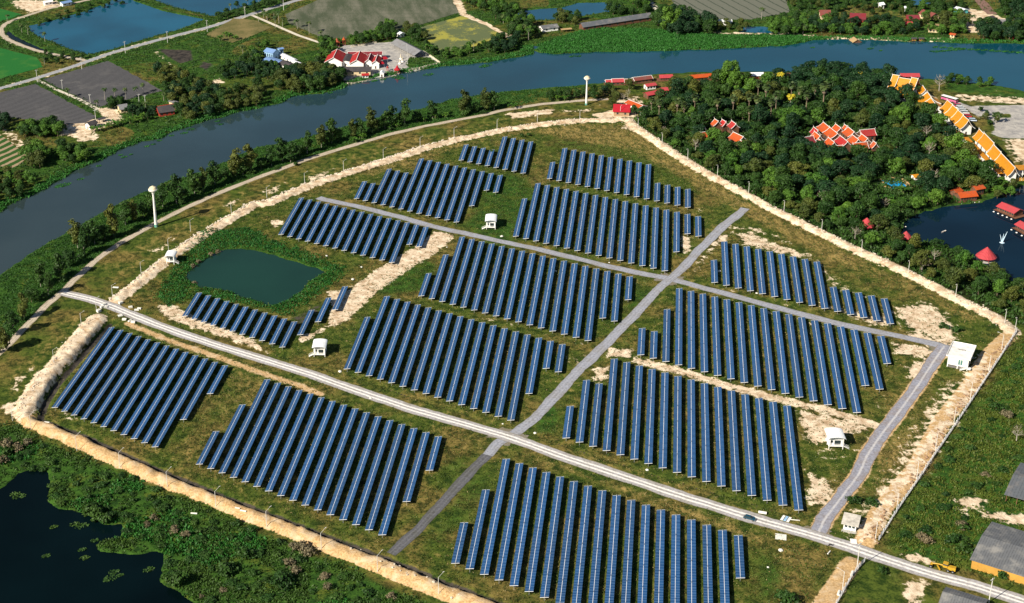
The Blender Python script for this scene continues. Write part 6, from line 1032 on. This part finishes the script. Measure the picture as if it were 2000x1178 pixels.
# grader
d = gp(1864,1113)-gp(1820,1101); p = gp(1841,1112); T = empty('road_grader', p, math.atan2(d.y, d.x), 'yellow road grader parked beside the main gravel road', 'grader'); YEL = plain('machine_yellow', (0.50, 0.29, 0.02), .45, .4, 0, .15)
MB().box((3.1, 0, 1.6), (2.8, 1.7, 1.3)).build('engine_cover', YEL, T); c = MB().box((.8, 0, 2.0), (1.6, 1.7, .9)).build('cab', YEL, T); MB().box((.8, 0, 2.75), (1.5, 1.6, .9)).build('windows', GLASS, c); MB().box((.8, 0, 3.28), (1.8, 1.9, .15)).build('cab_roof', YEL, c)
b = MB(); b.path([(0, 0, 1.9), (-2, 0, 1.9), (-4.0, 0, 1.5)], [.28, .25, .3], 6); b.box((-4.1, 0, 1.2), (.8, 1.2, .9)); b.build('front_frame', YEL, T); MB().box((-1.6, 0, .55), (.25, 3.6, .7), .5).build('blade', YEL, T)
for x, r in ((-4.1, .62), (2.0, .62), (3.7, .62)):
    for y in (-1.0, 1.0): wheel(T, x, y, r, .45)
# motorbike on the road
p = gp(1622,1066.5, .12); T = empty('motorbike', p, -.1, 'dark motorbike on the main road near the guard house', 'motorbike'); MB().path([(-.6, 0, .7), (0, 0, .62), (.5, 0, .85)], [.14, .2, .1], 6).build('frame', DARKM, T); MB().box((-.25, 0, .85), (.8, .28, .12)).build('seat', RUBBER, T); MB().tube((.5, -.35, 1.05), (.5, .35, 1.05), .03).build('handlebar', M_STEEL, T); wheel(T, -.65, 0, .3, .12); wheel(T, .65, 0, .3, .12)
# concrete pieces, pipes, pallets
def block(px, dims, rz, label, group='pale concrete blocks by the field entrance', slots=True):
    p = gp(*px, dims[2]/2-.03); o = MB().box((0, 0, 0), dims, rz)
    if slots: o.box((0, 0, dims[2]/2+.08), (dims[0]*.8, dims[1]*.18, .16), rz)
    T = o.build('concrete_block', PALEC); T.location = p; tag(T, label, 'concrete block', group)
for k, (x, y, dm, rz, lab) in enumerate([(236,593,(2.2, 1.6, 1.2),.6,'upright pale concrete block at the right of the field entrance'), (255,601,(2.2, 1.2, .9),.2,'pale concrete block lying below the upright one'), (267,606,(2.6, 1.2, .6),-.2,'flat pale concrete block, lower of the pair on the verge'), (272,603.5,(2.2, 1.2, .7),-.3,'pale concrete block, upper of the pair on the verge'), (243,625,(2.4, 1.4, .9),-.2,'pale concrete block left of the three below the road'), (254,627,(2.6, 1.0, .6),.9,'leaning pale slab in the middle of the three below the road'), (260,630,(2.4, 1.4, .9),-.3,'pale concrete block right of the three below the road'), (235,617,(2.6, 2.2, .5),.4,'grey slab pile at the road edge by the entrance'), (203,596,(2.4, 1.4, 1.0),.7,'greenish concrete block at the top of the stack left of the entrance'), (200,601,(2.4, 1.4, 1.2),.7,'greenish concrete block in the middle of the stack left of the entrance'), (193,609,(2.2, 1.8, 1.4),.7,'greenish concrete block at the foot of the stack left of the entrance'), (206,601,(1.8, 1.2, 1.0),.2,'small grey concrete block right of the stack')]): block((x, y), dm, rz, lab)
def pipe(px, L, r, az, label, group='pale pipes and slabs lying about'):
    p = gp(*px, r); T = MB().tube((-L/2, 0, 0), (L/2, 0, 0), r, n=10).build('concrete_pipe', PALEC); T.location = p; T.rotation_euler = (0, 0, az); tag(T, label, 'pipe', group)
pipe((1489,1003.5), 3.2, .6, -.4, 'fat white pipe lying beside the main road near the car'); pipe((379,1004), 2.8, .35, -.25, 'white pipe on the front bund slope, left one'); pipe((464,993.5), 2.2, .3, -.4, 'white pipe on the front bund, middle one'); pipe((475,999), 2.8, .35, -.4, 'white pipe on the front bund, right one'); pipe((92,828), 2.6, .3, -.3, 'white pipe near the left corner of the front bund'); pipe((1619,1080), 2.4, .25, .8, 'thin pipe lying below the road opposite the guard house'); pipe((1553,1016.5), 3.6, .2, -.3, 'thin white pipe beside the blue and white boards'); pipe((1664,1122), 2.6, .5, 1.0, 'grey pipe standing by the lower fence, upper one'); pipe((1638,1160), 2.6, .5, 1.0, 'grey pipe standing by the lower fence, lower one')
def boards(px, n, L, w, az, label, mats=None):
    p = gp(*px, .1); T = empty('board_stack', p, az, label, 'boards')
    for k in range(n): MB().box((0, (k-(n-1)/2)*(w+.25), .12+.04*(k % 2)), (L, w, .22)).build('board', (mats or [PALEC])[k % len(mats or [1])], T)
boards((1525,1049.5), 4, 4.2, .75, -.35, 'four pale planks laid side by side below the main road'); boards((1535,1014), 3, 3.6, 1.0, .9, 'leaning white and blue boards on the roadside above the main road', [TRIMW, BLUEW, TRIMW]); boards((1667,1058), 3, 2.4, .8, -.3, 'white boards in the dry grass before the guard house', [TRIMW]); boards((226,562), 1, 3.4, 1.4, -.3, 'white slab in the grass beside the riverside bund', [TRIMW])
# rubble along the bund
r = np.random.default_rng(3)
def rubble(name, pts, nper, off, size, label, seed, mat):
    P = unl(pts, 1.0); r = np.random.default_rng(seed); V = []; F = []; b = MB()
    seg = np.linalg.norm(np.diff(P, axis=0), axis=1); S = np.concatenate([[0], np.cumsum(seg)])
    for k in range(int(S[-1]*nper)):
        t = r.uniform(0, S[-1]); x = np.interp(t, S, P[:, 0])+r.normal(0, off); y = np.interp(t, S, P[:, 1])+r.normal(0, off); s = size*r.uniform(.5, 1.5); b.box((x, y, float(hgt(x, y))+s*.2), (s*r.uniform(.7, 1.3), s*r.uniform(.7, 1.3), s*.8), r.uniform(0, 3))
    b.build(name, mat, kind='stuff', label=label)
ROCK = plain('pale_rubble', (0.62, 0.54, 0.44), .9, .1, 0, .35, .8)
def shift(pts, dx, dy): return [(x+dx, y+dy) for x, y in pts]
rubble('rubble', shift(BUND_TOP[:14], -6, -3), 1.6, .9, .75, 'rows of pale stones along the outer edge of the riverside bund', 1, ROCK); rubble('rubble', BUND_TOP[13:], .9, 2.2, .55, 'broken pale stones along the bund by the wood', 2, ROCK); rubble('rubble', shift(BUND_LEFT[:6], -6, -1), 1.3, 1.6, .5, 'broken pale stones along the left bund', 3, ROCK); rubble('rubble', shift(BUND_RIGHT, 8, 4), 1.0, 1.0, .55, 'broken stones and clods along the concrete post fence', 4, plain('brown_clods', (0.34, 0.22, 0.14), .9, .1, 0, .35, .8))
rubble('rubble', [(690,1072),(740,1096),(850,1146),(900,1166)], .5, 2.0, .5, 'clods at the foot of the front bund', 5, ROCK)
# little white survey stones inside the field
for k, (x, y) in enumerate([(665,468),(706,522),(689,546),(762,553),(638,500),(1084,530),(1190,513),(1271,519),(980,462),(873,483),(1478,573),(1525,1075),(1500,1108),(1264,918),(1405,530),(982,828),(1045,846),(664,726),(1296,1003),(724,778)]):
    s = .5+.25*(k % 3); o = MB().lathe([(s, 0), (s*.9, s*.4), (s*.4, s*.7)], n=7).build('white_stone', PALEC); o.location = gp(x, y, -.05); tag(o, 'white stone lying in the grass among the solar blocks', 'stone', 'white stones among the solar blocks')
# fountain and small boats
p = un(1957,474,-.6); T = empty('fountain', p, 0, 'white water jets rising from the dark pond', 'fountain'); FW = plain('fountain_spray', (0.55, 0.72, 0.85), .5, .3)
for dx, dz in ((2.2, 6.5), (-1.6, 5.0), (.4, 5.2)):
    b = MB(); pts = [(dx*t, .2*t, dz*t) for t in (0, .5, 1)]; b.path(pts, [.35, .22, .08], 6); b.build('jet', FW, T)
MB().lathe([(1.3, .02), (1.0, .1), (.3, .25)], n=12).build('foam', FW, T)
def boat(px, L, az, label, mat, z=-.6):
    p = un(*px, z); T = empty('rowing_boat', p, az, label, 'boat'); B = MB(); st = []
    for x, w, zz in ((-L/2, .15, .45), (-L/4, .55, .3), (0, .62, .28), (L/4, .5, .32), (L/2, .08, .55)): st.append([(x, -w, zz), (x, -w*.6, -.12), (x, w*.6, -.12), (x, w, zz)])
    V = [q for s in st for q in s]; B.add(V, [(i*4+j, (i+1)*4+j, (i+1)*4+j+1, i*4+j+1) for i in range(4) for j in range(3)]); B.build('hull', mat, T)
    for x in (-L/5, L/5): MB().box((x, 0, .22), (.25, 1.0, .05)).build('seat', TEAK, T)
boat((1843,453), 4.5, .5, 'small pale rowing boat on the dark pond', TRIMW); boat((1938,80), 6, .2, 'red rowing boat by the far right bank', REDW, -.5); boat((1767,444), 1.8, .1, 'tiny white swan boat at the left shore of the dark pond', TRIMW)
for x, lab, c in ((1785, 'small covered boat with yellow side, left of two at the far bank', YELW), (1799, 'small covered boat with dark roof, right of two at the far bank', YELW)): gable('covered_boat', lab, ((x-5, 73), (x+6, 73)), 2.8, 1.8, 2.1, 'dark', c, 'boat', 'covered boats at the far bank', z0=-.5, hull=True, stilts=.4, win=2)
# floating weed on the river and the marsh
WEED = [(117,364,4),(125,361,5),(157,350,2.5),(193.6,324,2),(242,307,2.5),(235,303,1.5),(256,302,1.5),(287,286,2.2),(299,282,2),(311,275,2),(335,265,2),(360,260,3),(372,253,3),(432,243,2),(425,237,2),(645,182,2),(700,162,2),(732,158,3),(748,155,3),(776,150,5),(784,153,4),(837,146,4.5),(950,128,5),(945,130,4),(1118,110,3),(1130,110,2.5),(1587,93,2),(1700,95,3),(1720,99,1.5),(1820,100,2),(105,1030,3),(160,1028,5),(145,1024,4),(90,1086,3),(165,1090,3.5),(160,1074,3),(290,1113,4),(37,970,5),(30,965,4),(185,1056,3),(235,1124,2),(215,1130,5),(222,1118,4)]
for s in range(5): WEED += [(1830+s*12, 101-s*1.2, 3.2)]
for s in range(14): WEED += [(1828+s*13.5, 92+s*.9, 2.8)]
for k, (x, y, rr_) in enumerate(WEED):
    z = -.5; p = un(x, y, z); rr_ = rr_*(.62 if y > 900 else 1)
    p = un(x, y, z); r = np.random.default_rng(500+k); m = max(60, int(26*rr_)); t = r.uniform(0, 6.28, m); q = np.sqrt(r.random(m))*rr_*.8; C = np.stack([q*np.cos(t)*1.3, q*np.sin(t)*.8, r.uniform(.03, .25, m)], 1); nn = r.normal(0, .5, (m, 3)); nn[:, 2] = 1
    V, F = quads(C, nn, r.uniform(.5, 1.1, m), .8, r); o = link(bpy.data.objects.new('floating_weed', mesh_np('floating_weed', V, F, LM['reed' if y < 400 else 'wet']))); o.location = p; o.rotation_euler = (0, 0, .4)
    wh = 'on the black marsh water' if y > 900 else 'on the far right reach of the river' if x > 1500 else 'below the temple bank' if 600 < x < 1200 else 'on the left reach of the river'
    tag(o, 'green raft of floating weed '+wh, 'floating weed', 'rafts of floating weed '+wh)
